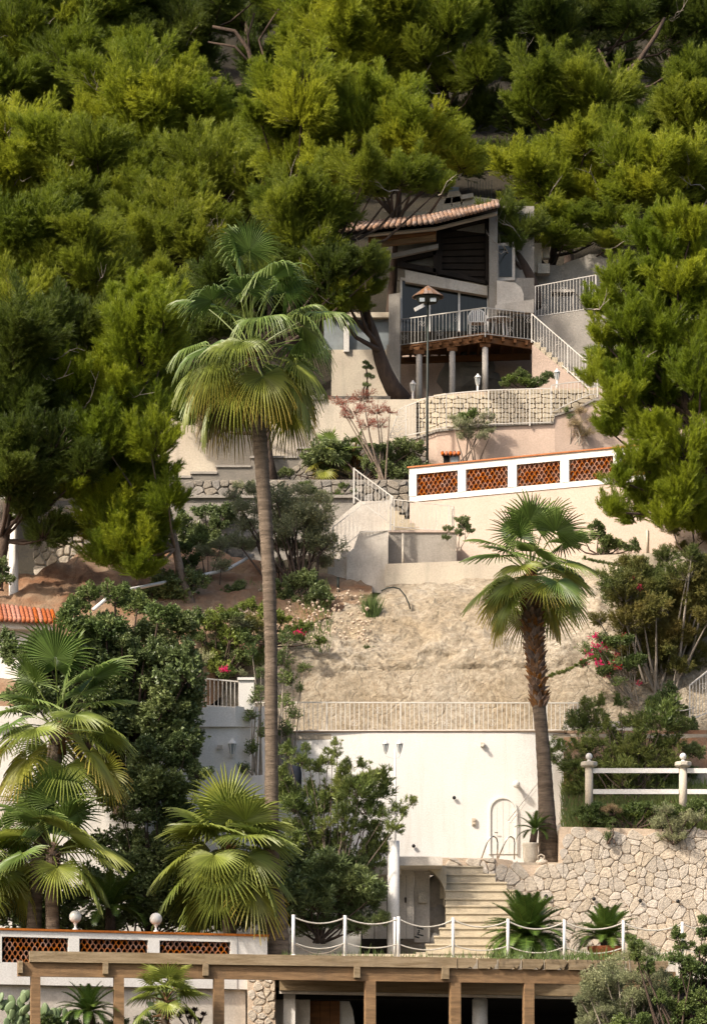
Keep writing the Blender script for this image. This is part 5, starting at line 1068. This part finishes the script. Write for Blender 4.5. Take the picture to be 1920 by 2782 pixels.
# outer stair
os_ = thing('outdoor_stair', 'outdoor stair with pinkish side dropping from balcony toward the bright pine', 'stairs', P(1540, 1085, 123.2))
for i in range(11):
    u = 1449 + i * 15.5; v = 930 + i * 13.5
    one(lambda m: m.prism([P(u, v + 40, 123.4), P(u + 18, v + 40, 123.4), P(u + 18, v, 123.4), P(u, v, 123.4)], 1.0), 'step', M['step'], os_)
one(lambda m: m.prism([P(u, v, 123.3) for u, v in [(1445, 1100), (1640, 1100), (1640, 1092), (1445, 936)]], .2), 'side_wall', M['pink'], os_)
railing('sloping railing of the outdoor stair beside the balcony', [(1443, 852, 922, 123.9), (1614, 1000, 1068, 122.9)], 8, posts=12, scroll=6, w=.017, rw=.03, name='stair_railing')
tag(one(lambda m: m.prism([P(u, v, 124.9) for u, v in [(1449, 862), (1449, 1080), (1760, 1100), (1760, 830), (1617, 838)]], .4), 'grey_retaining_wall', M['concrete']), 'plain grey retaining wall rising behind the outdoor stair', 'wall')
railing('upper terrace railing hiding stacked garden furniture beside the thick trunk', [(1453, 778, 860, 124.9), (1617, 747, 836, 124.9)], 8.6, posts=19, scroll=6, w=.016, rw=.028)
ug = thing('rough_concrete_wall', 'rough dark concrete wall with broken top behind the terrace railing', 'wall', P(1600, 850, 127))
one(lambda m: m.prism([P(u, v, 127.4) for u, v in [(1440, 870), (1960, 870), (1960, 720), (1760, 716), (1640, 700), (1622, 690), (1600, 690), (1578, 700), (1540, 712), (1520, 722), (1440, 715)]], .4), 'wall', M['concrete'], ug)
one(lambda m: m.uv(1447, 660, 1470, 740, 126.9, .4), 'pier', M['cream'], ug)
one(lambda m: (m.uv(1474, 670, 1492, 700, 127.1, .3), m.uv(1460, 716, 1492, 742, 126.8, .4)), 'block', M['stone_white'], ug)
tb = thing('stacked_table', 'folded pale table leaning behind the upper terrace railing', 'table', P(1520, 850, 126))
one(lambda m: m.uv(1500, 786, 1560, 793, 125.9, .6), 'top', M['concrete'], tb)
for u in (1505, 1553): one(lambda m: m.bar(P(u, 850, 126), P(u + 3, 793, 126), .05), 'leg', M['concrete'], tb)
# block parapet above roof
bp_ = thing('block_parapet', 'pale concrete block parapet stepping along above the tiled roof', 'wall', P(1250, 560, 128.5))
for u0, v0, u1, v1, u2, v2, u3, v3 in ((1180, 575, 1225, 568, 1225, 536, 1190, 541), (1226, 567, 1250, 562, 1252, 532, 1228, 536), (1251, 562, 1345, 552, 1345, 541, 1258, 530), (1205, 536, 1262, 528, 1246, 518, 1218, 521)):
    one(lambda m: m.prism([P(u0, v0 + 18, 128.4), P(u1, v1 + 18, 128.4), P(u2, v2, 128.4), P(u3, v3, 128.4)], .4), 'block', M['cream'], bp_)
one(lambda m: m.prism([P(1250, 530, 128.2), P(1284, 524, 128.2), P(1286, 535, 128.2), P(1252, 541, 128.2)][::-1], .3), 'capping_slab', M['stone_white'], bp_)
one(lambda m: m.uv(1030, 575, 1180, 615, 128.6, .4), 'block', M['cream'], bp_)
gf = thing('green_rod_fence', 'thin green rods of a fence poking up above the block parapet', 'fence', P(1290, 545, 129))
for k in range(9): barobj('rod', P(1270 + k * 8, 560, 129), P(1271 + k * 8, 488 + (k * 7) % 9, 129), .018, M['iron'], gf)
tag(one(lambda m: m.uv(1218, 508, 1246, 532, 129.3, .1), 'glazed_screen', M['glass_pale']), 'pale glazed screen above the roof behind the parapet blocks', 'screen')
tag(one(lambda m: m.tube([P(1340, 556, 127), P(1341, 543, 127)], .07, 8), 'chimney_pot', M['stone_white'], None, True), 'tiny white vent pot at the roof peak', 'vent')

# chair, table, lamp, lanterns
def chair():
    zf = zb; Y = 124.25; cx = P(1296, 0, Y).x; w = .27
    t = thing('plastic_chair', 'white plastic armchair with slatted round back on the balcony', 'chair', Vector((cx, Y, zf)))
    q = lambda x, y, z: Vector((cx + x, Y + y, zf + z))
    one(lambda m: m.box((cx - w, Y - .22, zf + .42), (cx + w, Y + .22, zf + .45)), 'seat', M['paint'], t)
    for x in (-1, 1):
        for y in (-1, 1): one(lambda m: m.bar(q(x * .25, y * .2, 0), q(x * .23, y * .19, .43), .045), 'leg', M['paint'], t)
        one(lambda m: m.tube([q(x * .27, -.22, .43), q(x * .29, -.2, .63), q(x * .29, .2, .66)], .025, 6), 'armrest', M['paint'], t)
    pts = [q(-.27, .2, .45)] + [q(-.27 * math.cos(a), .26, .7 + .24 * math.sin(a)) for a in [math.pi * i / 10 for i in range(11)]] + [q(.27, .2, .45)]
    one(lambda m: m.tube(pts, .026, 6), 'back_frame', M['paint'], t)
    for i in range(7): x = -.2 + i * .0667; one(lambda m: m.bar(q(x, .2, .45), q(x, .26, .7 + .24 * math.sqrt(max(0, 1 - (x / .27) ** 2))), .04, .012), 'back_slat', M['paint'], t)
chair()
tt = thing('round_table', 'white round garden table beside the plastic chair on the balcony', 'table', P(1357, 915, 124.9))
c = Vector((P(1357, 0, 124.9).x, 124.9, zb))
one(lambda m: m.lathe(c, [(.40, .69), (.43, .7), (.43, .73), (.001, .735)], 20), 'table_top', M['paint'], tt)
for a in (.4, 1.97, 3.54, 5.1): one(lambda m: m.bar(c + Vector((.3 * math.cos(a), .3 * math.sin(a), 0)), c + Vector((.22 * math.cos(a), .22 * math.sin(a), .69)), .05), 'leg', M['paint'], tt)
sl = thing('garden_lamp_post', 'tall dark garden lamp post with conical shingled hat in front of the balcony', 'lamp post', P(1160, 1275, 118.9))
YP_ = 118.9
one(lambda m: m.tube([P(1160, 1300, YP_), P(1160, 1100, YP_), P(1162, 824, YP_)], [.045, .04, .03], 8), 'pole', M['iron'], sl, True)
ap = P(1162, 779, YP_); 
one(lambda m: m.tube([P(1162, 808, YP_), P(1162, 807, YP_), P(1162, 795, YP_), ap], [.2, .46, .24, .015], 16), 'hat', M['wood_dark'], sl)
hatm = surf('shingle', (.25, .15, .10), (.16, .10, .07), 5, .9, .5, 20, rnd=.3)
sm = None
for ring, (r0, v0, r1, v1, k) in enumerate(((.49, 809, .33, 798, 20), (.35, 800, .19, 789, 15), (.21, 791, .03, 779, 10))):
    for i in range(k):
        a0, a1 = math.tau * (i + .06) / k, math.tau * (i + .94) / k; zc0, zc1 = P(0, v0, YP_).z, P(0, v1, YP_).z; cc = lambda a, r, z: Vector((ap.x + r * math.cos(a), ap.y + r * math.sin(a), z + .012))
        one(lambda m: m.prism([cc(a0, r0, zc0), cc(a1, r0, zc0), cc(a1, r1, zc1), cc(a0, r1, zc1)], Vector((0, 0, .018))), 'shingle', hatm, sl)
one(lambda m: m.tube([P(1162, 823, YP_), P(1162, 809, YP_)], [.28, .40], 8), 'lantern_body', M['iron'], sl)
one(lambda m: m.uv(1139, 809, 1153, 819, YP_ - .38, .03), 'lamp_glass', M['glass_pale'], sl); one(lambda m: m.uv(1168, 809, 1184, 819, YP_ - .38, .03), 'lamp_glass', M['glass_pale'], sl)
one(lambda m: m.bar(P(1127, 841, YP_ - .3), P(1150, 829, YP_ - .2), .11), 'camera', M['paint'], sl)
for u, vt, vb, Y, lab in ((1121, 1034, 1092, 121.6, 'white lantern on a short post beside the leftmost balcony column'), (1297, 1016, 1074, 121.0, 'white lantern on a short post before the middle of the balcony'), (1512, 1002, 1060, 121.2, 'white lantern on a short post next to the foot of the outdoor stair')):
    t = thing('post_lantern', lab, 'lantern', P(u, vb, Y), 'white post lanterns on the coursed wall')
    one(lambda m: m.tube([P(u, vb + 2, Y), P(u, vt + 32, Y)], .035, 8), 'post', M['paint'], t, True); lantern(t, P(u, vt + 31, Y), .9)
# far right ornamental gate railing and hose
railing('white railing climbing the rocks at the right frame edge', [(1872, 1862, 1955, 106.5), (1925, 1820, 1935, 106.9), (1990, 1780, 1900, 107.4)], 9, posts=30, scroll=3, w=.018)
tag(one(lambda m: m.tube([P(u, v, 110.4) for u, v in [(1035, 1606), (1050, 1598), (1068, 1595), (1085, 1600), (1100, 1618), (1110, 1640), (1114, 1655)]], .022, 6), 'garden_hose', M['iron'], None, True), 'dark bent pipe curling out over the top of the rock face', 'pipe')
tag(one(lambda m: m.tube([P(918, 1612, 112), P(918, 1568, 112)], .04, 8), 'garden_tap', M['iron'], None, True), 'short dark standpipe at the foot of the white stair block', 'tap')
tag(one(lambda m: m.tube([P(1815, 2010 - 0 + (i % 2) * 2 - 60 + 3 * i, 105.2) if 0 else P(1815 + i * 10, 1925 + 6 * math.sin(i * .5), 105.6) for i in range(8)], .02, 6), 'slack_rope', M['rope'], None, True), 'slack white rope between the oleander and the right edge railing', 'rope')

# ------------------------------------------------------------------ shrubs, trees and flowers
def shrub(label, cat, key, clumps, Y, base=None, stem='bark', sr=.03, jy=.35, name='shrub', group=None, nb=None):
    cx = sum(c[0] for c in clumps) / len(clumps); lo = max(c[1] + c[2] * .7 for c in clumps)
    b = D(base[0], base[1], base[2] if len(base) > 2 else Y) if base else D(cx, lo, Y)
    t = thing(name, label, cat, b, group); mb = MB()
    for c in clumps:
        p = D(c[0], c[1], Y + R.uniform(-jy, jy)); s = b + Vector((R.uniform(-.15, .15), R.uniform(-.1, .1), 0)) * (3 if nb else 1); mid = s.lerp(p, .5) + Vector((R.uniform(-.1, .1), 0, -.05))
        mb.tube([s, mid, p], [sr, sr * .8, sr * .3], 5, False)
        k = c[3] if len(c) > 3 else key; put_clump(t, k, p, c[2] * K * Y / F * 1.25)
    mb.build('stems', M[stem], t, True); return t
def grid(x0, y0, x1, y1, n, r, seed=0, rj=.42):
    g = random.Random(seed); out = []
    nx = max(1, round(math.sqrt(n * (x1 - x0) / max(1, (y1 - y0))))); ny = max(1, round(n / nx))
    for j in range(ny):
        for i in range(nx): out.append((lerp(x0, x1, (i + .5) / nx) + g.uniform(-.3, .3) * (x1 - x0) / nx, lerp(y0, y1, (j + .5) / ny) + g.uniform(-.3, .3) * (y1 - y0) / ny, r * g.uniform(1 - rj, 1 + rj)))
    return out
shrub('big dense dark leafed tree spreading over the villa shutters', 'tree', 'round',
      [(x, y, r) for x, y, r in grid(30, 1450, 200, 1490, 6, 38, 1) + grid(200, 1400, 420, 1490, 12, 40, 1) + grid(60, 1470, 430, 1600, 30, 48, 2) + grid(200, 1580, 420, 1690, 20, 42, 3) + grid(300, 1680, 410, 1730, 5, 28, 4)] +
      [(165, 1375, 26, 'mid'), (200, 1345, 30, 'mid'), (260, 1350, 32, 'mid'), (310, 1370, 36, 'mid'), (360, 1390, 36, 'mid'), (410, 1420, 36, 'mid'), (330, 1440, 36, 'mid'), (240, 1420, 40, 'mid'), (160, 1410, 40, 'mid'), (435, 1660, 20), (440, 1700, 18)],
      99.6, (272, 1840, 99.9), sr=.07, jy=1.0, name='broadleaf_tree')
shrub('dark bushy shrub between the two low fan palms', 'shrub', 'round', grid(250, 1750, 440, 2010, 26, 44, 5) + [(340, 1700, 34), (400, 1720, 34), (450, 1750, 30), (420, 1680, 28)], 98.6, (340, 2120), jy=.5)
shrub('black shaded undergrowth behind the globe lamps', 'shrub', 'round', grid(0, 2000, 620, 2110, 20, 46, 6), 98.2, jy=.3)
cycad('dark broad cycad in shade between the globe lamps', D(250, 2050, 97.6), D(250, 2110, 97.6), 0, 30, 1.15, 75, -5)
shrub('grey green olive tree with several trunks right of the tall palm', 'tree', 'olive', grid(610, 1120, 740, 1250, 17, 38, 7) + [(545, 1150, 30), (560, 1190, 34), (540, 1230, 32), (580, 1230, 34), (590, 1150, 32), (720, 1270, 26), (680, 1290, 28), (750, 1220, 22), (620, 1280, 26), (570, 1110, 24), (530, 1120, 18), (690, 1110, 24), (740, 1130, 18)], 112.4, (665, 1372, 111.8), 'bark', .05, .6, 'olive_tree', nb=1)
shrub('smaller thin stemmed bush left of the tall palm trunk', 'shrub', 'olive', [(430, 1270, 28, 'mid'), (470, 1250, 32), (500, 1280, 26), (440, 1300, 24), (410, 1240, 20, 'mid'), (450, 1220, 24, 'mid'), (500, 1230, 22)], 111.6, (470, 1385, 110.8), 'bark', .03, .4, nb=1)
shrub('dark ivy clump at the foot of the shaded stained wall', 'shrub', 'round', grid(400, 1150, 520, 1240, 8, 28, 8), 116, jy=.2)
shrub('low dark bush at the foot of the olive trunks', 'shrub', 'round', grid(620, 1310, 720, 1370, 8, 24, 9) + [(540, 1330, 24), (510, 1350, 22)], 111.0, jy=.3)
shrub('bushy dark plant behind the leaning young pine trunk', 'shrub', 'round', grid(350, 1310, 440, 1400, 8, 30, 10), 110.0, jy=.3)
shrub('scrubby green slope plants left of the tall palm trunk', 'shrub', 'mid', [c + (k_,) for c, k_ in zip(grid(415, 1385, 600, 1500, 20, 25, 11) + grid(440, 1470, 560, 1530, 7, 22, 12), ['mid', 'olive', 'light', 'mid', 'olive', 'brown', 'mid'] * 4)], 107.4, jy=.5)
shrub('light green creeping bush across the slope below the olive', 'shrub', 'light', [(520, 1390, 22), (560, 1370, 20), (600, 1390, 22), (640, 1400, 20), (680, 1420, 20), (570, 1420, 24), (650, 1430, 18), (720, 1450, 14), (490, 1420, 20)], 108.2, jy=.3)
shrub('climbing vine with bare stems right beside the tall palm trunk', 'vine', 'vine', [(650, 1450, 26), (640, 1500, 28), (660, 1540, 28), (645, 1590, 26), (665, 1620, 24), (645, 1660, 26), (680, 1560, 16), (660, 1700, 22), (690, 1510, 18)], 105.6, (640, 1800, 105.8), 'twig_grey', .03, .15, 'climbing_vine')
shrub('thin vine hanging on the rounded villa corner', 'vine', 'vine', [(570, 1480, 24), (590, 1520, 22), (580, 1580, 22), (570, 1620, 20), (585, 1660, 20), (570, 1700, 22), (550, 1735, 18), (590, 1560, 18)], 102.0, (582, 1750, 102.2), 'twig_grey', .03, .1, 'climbing_vine')
shrub('airy oleander with long narrow leaves in front of the white wall', 'shrub', 'oleander', grid(640, 1780, 880, 1930, 26, 36, 14) + [(650, 1700, 24), (680, 1720, 26), (720, 1740, 24), (750, 1700, 20), (760, 1680, 14), (740, 1720, 22), (780, 1740, 26), (820, 1730, 18), (800, 1770, 28), (850, 1760, 22), (900, 1830, 24), (930, 1815, 16), (890, 1870, 24), (870, 1920, 26), (840, 1960, 26), (690, 1690, 14), (640, 1760, 26), (780, 1960, 30, 'dark_oleander')], 99.3, (740, 2060, 99.4), 'bark_pale', .022, .5, nb=1)
shrub('deep shaded lower oleander beside the alcove doors', 'shrub', 'dark_oleander', grid(630, 1940, 830, 2110, 22, 36, 15) + [(860, 2080, 22), (850, 2020, 20)], 99.0, (720, 2130), jy=.5)
shrub('bushy oleander behind the white rail fence', 'shrub', 'oleander', grid(1290, 1620, 1540, 1790, 30, 34, 16) + [(1260, 1690, 22), (1250, 1720, 18), (1320, 1600, 24), (1350, 1590, 20), (1400, 1590, 22), (1480, 1600, 26), (1540, 1640, 24), (1290, 1640, 20), (1240, 1700, 12), (1560, 1700, 24, 'dark_oleander'), (1550, 1750, 22, 'dark_oleander')], 104.2, (1420, 1830, 104), 'bark_pale', .025, .5, nb=1)
shrub('dark leafy bush at the foot of the rocks near the edge railing', 'shrub', 'round', [(1510, 1570, 28), (1530, 1610, 26), (1490, 1590, 22), (1520, 1650, 22), (1560, 1650, 22)], 106.6, jy=.3)
shrub('large scrubby brown green bush overhanging the rock face at the frame edge', 'shrub', 'brown', grid(1400, 1290, 1600, 1520, 40, 42, 17) + [(1350, 1400, 26), (1360, 1460, 26), (1390, 1350, 30), (1380, 1500, 26), (1420, 1270, 26), (1560, 1260, 34), (1500, 1260, 30), (1600, 1400, 40), (1440, 1540, 24)], 108.0, (1490, 1600, 108.4), 'twig_grey', .05, .9, 'bush', nb=1)
shrub('bougainvillea with pink and red flowers trailing over the rock', 'bougainvillea', 'vine', [(1330, 1470, 22), (1360, 1480, 24), (1390, 1500, 24), (1400, 1540, 18), (1350, 1440, 20), (1320, 1500, 14), (1400, 1450, 26, 'mid'), (1430, 1500, 26, 'mid'), (1370, 1520, 20, 'mid')] +
      [(x, y, 11, 'flower') for x, y in ((1345, 1460), (1330, 1480), (1320, 1500), (1350, 1500), (1360, 1470), (1340, 1440))] + [(x, y, 9, 'flower_red') for x, y in ((1380, 1500), (1390, 1480), (1370, 1530), (1395, 1510), (1410, 1440), (1440, 1545), (1425, 1310), (1440, 1330))], 107.3, (1430, 1590, 107.6), 'twig_grey', .014, .2, 'bougainvillea')
mb = MB(); vt = thing('trailing_vine', 'long green vine tendril reaching from the bougainvillea toward the palm trunk', 'vine', D(1330, 1490, 107.2))
pts = [D(1340 - i * 10, 1485 + i * 4.5 - 2 * math.sin(i * .8), 107.2) for i in range(11)]; mb.tube(pts, .012, 5); mb.build('stem', M['leaf_light'], vt)
for p in pts: put_clump(vt, 'light', p, .09)
vt = thing('trailing_vine', 'thin leafy tendril along the top of the low cream wall', 'vine', D(1410, 1280, 112.2))
pts = [D(1320 + i * 11, 1262 + i * 2.4, 112.1) for i in range(9)]; mb = MB(); mb.tube(pts, .012, 5); mb.build('stem', M['leaf_light'], vt)
for p in pts: put_clump(vt, 'mid', p, .09)
for x, y, Y, lab in ((676, 1430, 107.6, 'magenta flower cluster on the slope right of the tall palm'), (507, 1512, 106.4, 'magenta flower cluster above the small balcony railing')):
    t = thing('flower_cluster', lab, 'flowers', D(x, y + 10, Y)); [put_clump(t, 'flower', D(x + dx, y + dy, Y), .13) for dx, dy in ((0, 0), (5, 4), (-5, 3))]
    put_clump(t, 'mid', D(x, y + 12, Y + .1), .25)
shrub('overhanging green shrubs along the top of the stone wall', 'shrub', 'mid', grid(1310, 1810, 1600, 1850, 16, 20, 18) + [(1330, 1850, 22), (1360, 1860, 20), (1420, 1840, 18, 'light'), (1450, 1840, 20, 'light')], 102.3, jy=.2)
shrub('grey olive toned bush drooping over the stone wall', 'shrub', 'olive', [(1490, 1860, 26), (1520, 1870, 28), (1550, 1850, 22), (1505, 1890, 22), (1540, 1890, 18), (1580, 1850, 20), (1500, 1830, 20)], 101.9, jy=.2)
shrub('dry straw grass tuft beside the first fence post', 'grass', 'dry', [(1380, 1825, 14), (1365, 1830, 12), (1395, 1832, 12)], 102.0, jy=.1, name='dry_tuft')
shrub('small ivy sprig clinging to the face of the stone wall', 'ivy', 'vine', [(1380, 1870, 10), (1374, 1885, 10), (1370, 1898, 10), (1382, 1858, 8)], 101.85, jy=.02, name='ivy_sprig')
shrub('olive bush with grey narrow leaves in the bottom right corner', 'shrub', 'olive', grid(1320, 2200, 1510, 2330, 26, 36, 19) + [(1330, 2230, 26), (1310, 2260, 22), (1420, 2160, 24), (1460, 2150, 22), (1380, 2190, 24)], 90.5, (1420, 2400), 'twig_grey', .04, .6, nb=1)
shrub('glossy green shrub with upright leafy tips at the bottom right edge', 'shrub', 'mid', [(1425, 2120, 14), (1430, 2140, 18), (1440, 2165, 22), (1460, 2190, 22), (1530, 2115, 18), (1540, 2140, 20), (1530, 2170, 24), (1560, 2190, 28), (1590, 2080, 18), (1600, 2110, 24), (1590, 2150, 26), (1600, 2200, 32), (1550, 2230, 32), (1590, 2260, 34), (1540, 2280, 32), (1490, 2260, 20), (1580, 2310, 34), (1520, 2310, 30), (1450, 2310, 26), (1400, 2320, 24)], 89.5, (1540, 2420), 'bark', .035, .4, nb=1)
# upper garden
shrub('thin young tree in front of the long curved railing', 'tree', 'olive', [(1060, 940, 22, 'mid'), (1040, 960, 24), (1080, 960, 22), (1100, 940, 16), (1055, 985, 22), (1090, 985, 16), (1020, 945, 14), (1110, 975, 12)], 118.7, (1068, 1045, 118.8), 'bark_pale', .025, .2, 'young_tree', nb=1)
shrub('small tree with drooping red twigs beside the grey rubble wall', 'tree', 'red', [(820, 900, 26), (850, 930, 28), (800, 930, 26), (830, 960, 24), (770, 910, 22), (860, 960, 18), (880, 930, 14), (780, 940, 16)], 118.9, (862, 1090, 118.7), 'bark_pale', .035, .3, 'red_twigged_tree')
shrub('leafy plants growing in the bed at the foot of the upper stair', 'shrub', 'mid', [(1150, 860, 16, 'light'), (1170, 850, 18), (1190, 865, 18, 'light'), (1210, 870, 14), (1140, 868, 12), (1225, 860, 16, 'round'), (1240, 850, 14, 'round')], 122.4, jy=.2)
shrub('wisp of green leaves on the pillar behind the leaning trunk', 'shrub', 'round', [(828, 830, 10), (832, 850, 9), (826, 870, 8), (825, 820, 7)], 121.2, (826, 900), jy=.1, name='climbing_plant')
shrub('tangled dry creeper on the pinkish wall below the bright pine', 'creeper', 'dry', [(1300, 960, 20), (1320, 980, 20), (1310, 930, 16), (1340, 950, 16), (1290, 940, 10, 'vine'), (1280, 930, 10, 'vine')], 119.3, (1320, 1005), 'twig_grey', .02, .05, 'dry_creeper', nb=1)
shrub('dark low shrubs in the shaded bed behind the stair railing', 'shrub', 'round', grid(700, 1005, 790, 1070, 8, 20, 20) + grid(860, 1000, 950, 1080, 9, 20, 21) + [(830, 1050, 18), (650, 1070, 16)], 119.2, jy=.3)
shrub('leafy green plants hanging over the terrace garden wall', 'shrub', 'mid', [(700, 1110, 14), (720, 1120, 16), (690, 1095, 12), (740, 1130, 14), (760, 1120, 12), (775, 1100, 10), (800, 1110, 8), (540, 1100, 14, 'olive'), (570, 1095, 12, 'olive')], 117.9, jy=.1)
shrub('small leafed vine plant on the stake before the pink wall', 'shrub', 'round', [(1045, 1175, 14), (1050, 1190, 14), (1010, 1195, 10), (1005, 1215, 9), (1035, 1205, 10), (1060, 1200, 9)], 113.4, (1030, 1245), 'twig_grey', .015, .05)
shrub('green shrub growing at the foot of the pink wall under the pine', 'shrub', 'mid', [(1350, 1210, 22, 'round'), (1370, 1230, 20), (1340, 1190, 16), (1400, 1235, 20, 'round'), (1430, 1240, 18, 'round'), (1320, 1220, 12), (1300, 1235, 10), (1360, 1245, 14, 'round')], 112.9, jy=.15)
shrub('bare twiggy growth beneath the bright pine at the edge', 'shrub', 'brown', [(1520, 1200, 26), (1560, 1180, 26), (1590, 1220, 26), (1540, 1240, 22)], 112.2, jy=.3)
shrub('leafy green plant at the bottom left of the white columns', 'shrub', 'round', [(0, 1290, 22), (10, 1310, 18), (-10, 1320, 20), (5, 1270, 14)], 106.5, jy=.1)
shrub('bare thin twigs standing on the reddish slope', 'shrub', 'dry', [(195, 1215, 14), (200, 1235, 12), (185, 1240, 10)], 111.5, (196, 1270), 'twig_grey', .012, .05, nb=1)
def grass_tuft(label, base, h, w, n, mat='leaf_light', seed=0):
    t = thing('grass_tuft', label, 'grass', base); rr = random.Random(seed); mb = MB()
    for i in range(n):
        a = rr.uniform(0, 6.28); e = rr.uniform(0, w); d = Vector((math.cos(a) * e, math.sin(a) * e * .6, h * rr.uniform(.6, 1.05))); s = Vector((rr.uniform(-.12, .12), rr.uniform(-.1, .1), 0)); sw = Vector((.012, 0, 0))
        mb.add([base + s - sw, base + s + sw, base + s + d * .6 + sw * .6, base + s + d + Vector((0, 0, -.05)), base + s + d * .6 - sw * .6], [(0, 1, 2, 3, 4)])
    mb.build('blades', M[mat], t); return t
grass_tuft('tall spiky green grass tuft at the edge of the rock top', D(838, 1408, 110.2), .95, .42, 260, 'leaf_mid', 3)
grass_tuft('tiny green tuft in a crack of the bare rock', D(926, 1455, 109.6), .32, .14, 50, 'leaf_mid', 4)
shrub('small round green plant rooted in the rock face', 'plant', 'mid', [(830, 1468, 13), (845, 1476, 12), (822, 1478, 10), (870, 1475, 10, 'dry')], 109.0, jy=.05)
# ground scatter
def scatter(name, label, u0, u1, v0, v1, Yf, n, seed, mat, s=.12):
    rr = random.Random(seed); mb = MB()
    for i in range(n):
        u = rr.uniform(u0, u1); v = rr.uniform(v0, v1); p = P(u, v, Yf(u, v)); r = s * rr.uniform(.3, 1) 
        a = rr.uniform(0, 3); vs = [p + Vector((r * math.cos(a + k * 1.57) * rr.uniform(.6, 1), r * math.sin(a + k * 1.57), 0)) for k in range(4)] + [p + Vector((0, 0, r * .7)), p + Vector((0, 0, -r))]
        mb.add(vs, [(0, 1, 4), (1, 2, 4), (2, 3, 4), (3, 0, 4), (1, 0, 5), (2, 1, 5), (3, 2, 5), (0, 3, 5)])
    o = mb.build(name, M[mat]); o['kind'] = 'stuff'; return o
scatter('rubble', '', 520, 1010, 1600, 1740, lambda u, v: 107.6 + (1740 - v) * .028, 420, 5, 'mortar', .085)
# weeds along the terrace edge
mb = MB(); rr = random.Random(4)
for i in range(1500):
    u = rr.uniform(1330, 1860) if i % 5 else rr.uniform(760, 1330); Y = rr.uniform(94.2, 97); b = Vector((P(u, 0, Y).x, Y, 7.2)); h = rr.uniform(.05, .26) * (1 + mnoise.noise(b * 1.3)); d = Vector((rr.uniform(-.1, .1), rr.uniform(-.1, .1), h)); s = Vector((.012, 0, 0)); mb.add([b - s, b + s, b + d], [(0, 1, 2)])
g_ = mb.build('weeds', M['leaf_mid']); g_['kind'] = 'stuff'
mb = MB()
for i in range(6500):   # scrub and grass on the ledge above the stone wall and on the earth bank
    if i % 3: u = rr.uniform(1525, 1960); Y = rr.uniform(102.2, 104.6); z = zof(lerp(2258, 2130, (Y - 102.2) / 2.4), Y)
    else: u = rr.uniform(430, 900); v = rr.uniform(1590, 1780); Y = lerp(108.5, 111.8, (1780 - v) / 190); z = zof(v, Y)
    b = Vector((P(u, 0, Y).x, Y, z - .05)); h = rr.uniform(.1, .4); d = Vector((rr.uniform(-.15, .15), rr.uniform(-.15, .1), h)); s = Vector((.014, 0, 0)); mb.add([b - s, b + s, b + d], [(0, 1, 2)])
g_ = mb.build('wild_grass', M['leaf_mid']); g_['kind'] = 'stuff'

# ------------------------------------------------------------------ cacti and succulents under the pergola
def pads(label, base, spec, seed):
    t = thing('prickly_pear', label, 'cactus', base, 'cacti in the lower garden'); rr = random.Random(seed)
    for x, z, ang, s in spec:
        c = base + Vector((x, rr.uniform(-.1, .1), z)); 
        def f(m):
            b = len(m.v); m.sphere(Vector((0, 0, 0)), 1, 10); rot = Matrix.Rotation(ang, 3, 'Y') @ Matrix.Rotation(rr.uniform(-.7, .7), 3, 'Z')
            for i in range(b, len(m.v)): v = m.v[i]; m.v[i] = c + rot @ Vector((v.x * .085 * s, v.y * .02 * s, (v.z + .8) * .135 * s))
        one(f, 'pad', M['cactus'], t, True)
    return t
b = D(374, 2330, 92.9); one_spec = [(0, .0, 0, 1.3), (0, .22, .1, 1.2), (-.12, .42, -.5, 1.1), (.12, .42, .5, 1.1), (0, .45, 0, 1.2), (.22, .6, .6, 1), (-.25, .55, -.8, 1), (.05, .68, .2, 1.1), (-.1, .72, -.2, 1), (.3, .78, .3, .9), (.1, .88, 0, .9), (-.35, .4, -1.2, .9), (.33, .45, 1.1, .9), (-.03, .95, -.1, .8)]
pads('prickly pear with pale green pads rising right of the young fan palm', b, one_spec, 2)
for k, (x, y, lab) in enumerate(((20, 2330, 'prickly pear at the frame edge below the parapet'), (70, 2340, 'dense prickly pear left of the leftmost pergola post'), (130, 2345, 'prickly pear just right of the leftmost pergola post'))):
    rr = random.Random(k); sp_ = [(rr.uniform(-.45, .45), rr.uniform(0, .75 - .1 * k), rr.uniform(-.7, .7), rr.uniform(.8, 1.25)) for _ in range(26)]; pads(lab, D(x, y, 92.9 + .2 * k), sp_, k)
cycad('spreading cycad under the pergola between the first two posts', D(200, 2285, 92.9), D(200, 2330, 92.9), 0, 40, .82, 82, -8)
ae = thing('aeonium', 'dark purple rosette succulent beside the prickly pear', 'succulent', D(440, 2330, 92.7)); rr = random.Random(8)
for k, (x, y) in enumerate(((420, 2292), (440, 2285), (460, 2295), (430, 2303), (450, 2308), (405, 2300))):
    mb = MB(); c = D(x, y, 92.6); mb.tube([D(440, 2340, 92.7), c], .02, 5)
    for i in range(22): a = i * 2.4; e = .2 + i * .045; d = Vector((math.cos(a) * math.cos(e), math.sin(a) * math.cos(e), math.sin(e))); s = Vector((-math.sin(a), math.cos(a), 0)) * .03; mb.add([c, c + d * .08 + s, c + d * .15, c + d * .08 - s], [(0, 1, 2, 3)])
    mb.build('rosette', M['aeonium'], ae)
shrub('low green plants filling the bed at the foot of the pergola posts', 'shrub', 'mid', grid(0, 2300, 340, 2335, 8, 22, 22), 93.2, jy=.1)
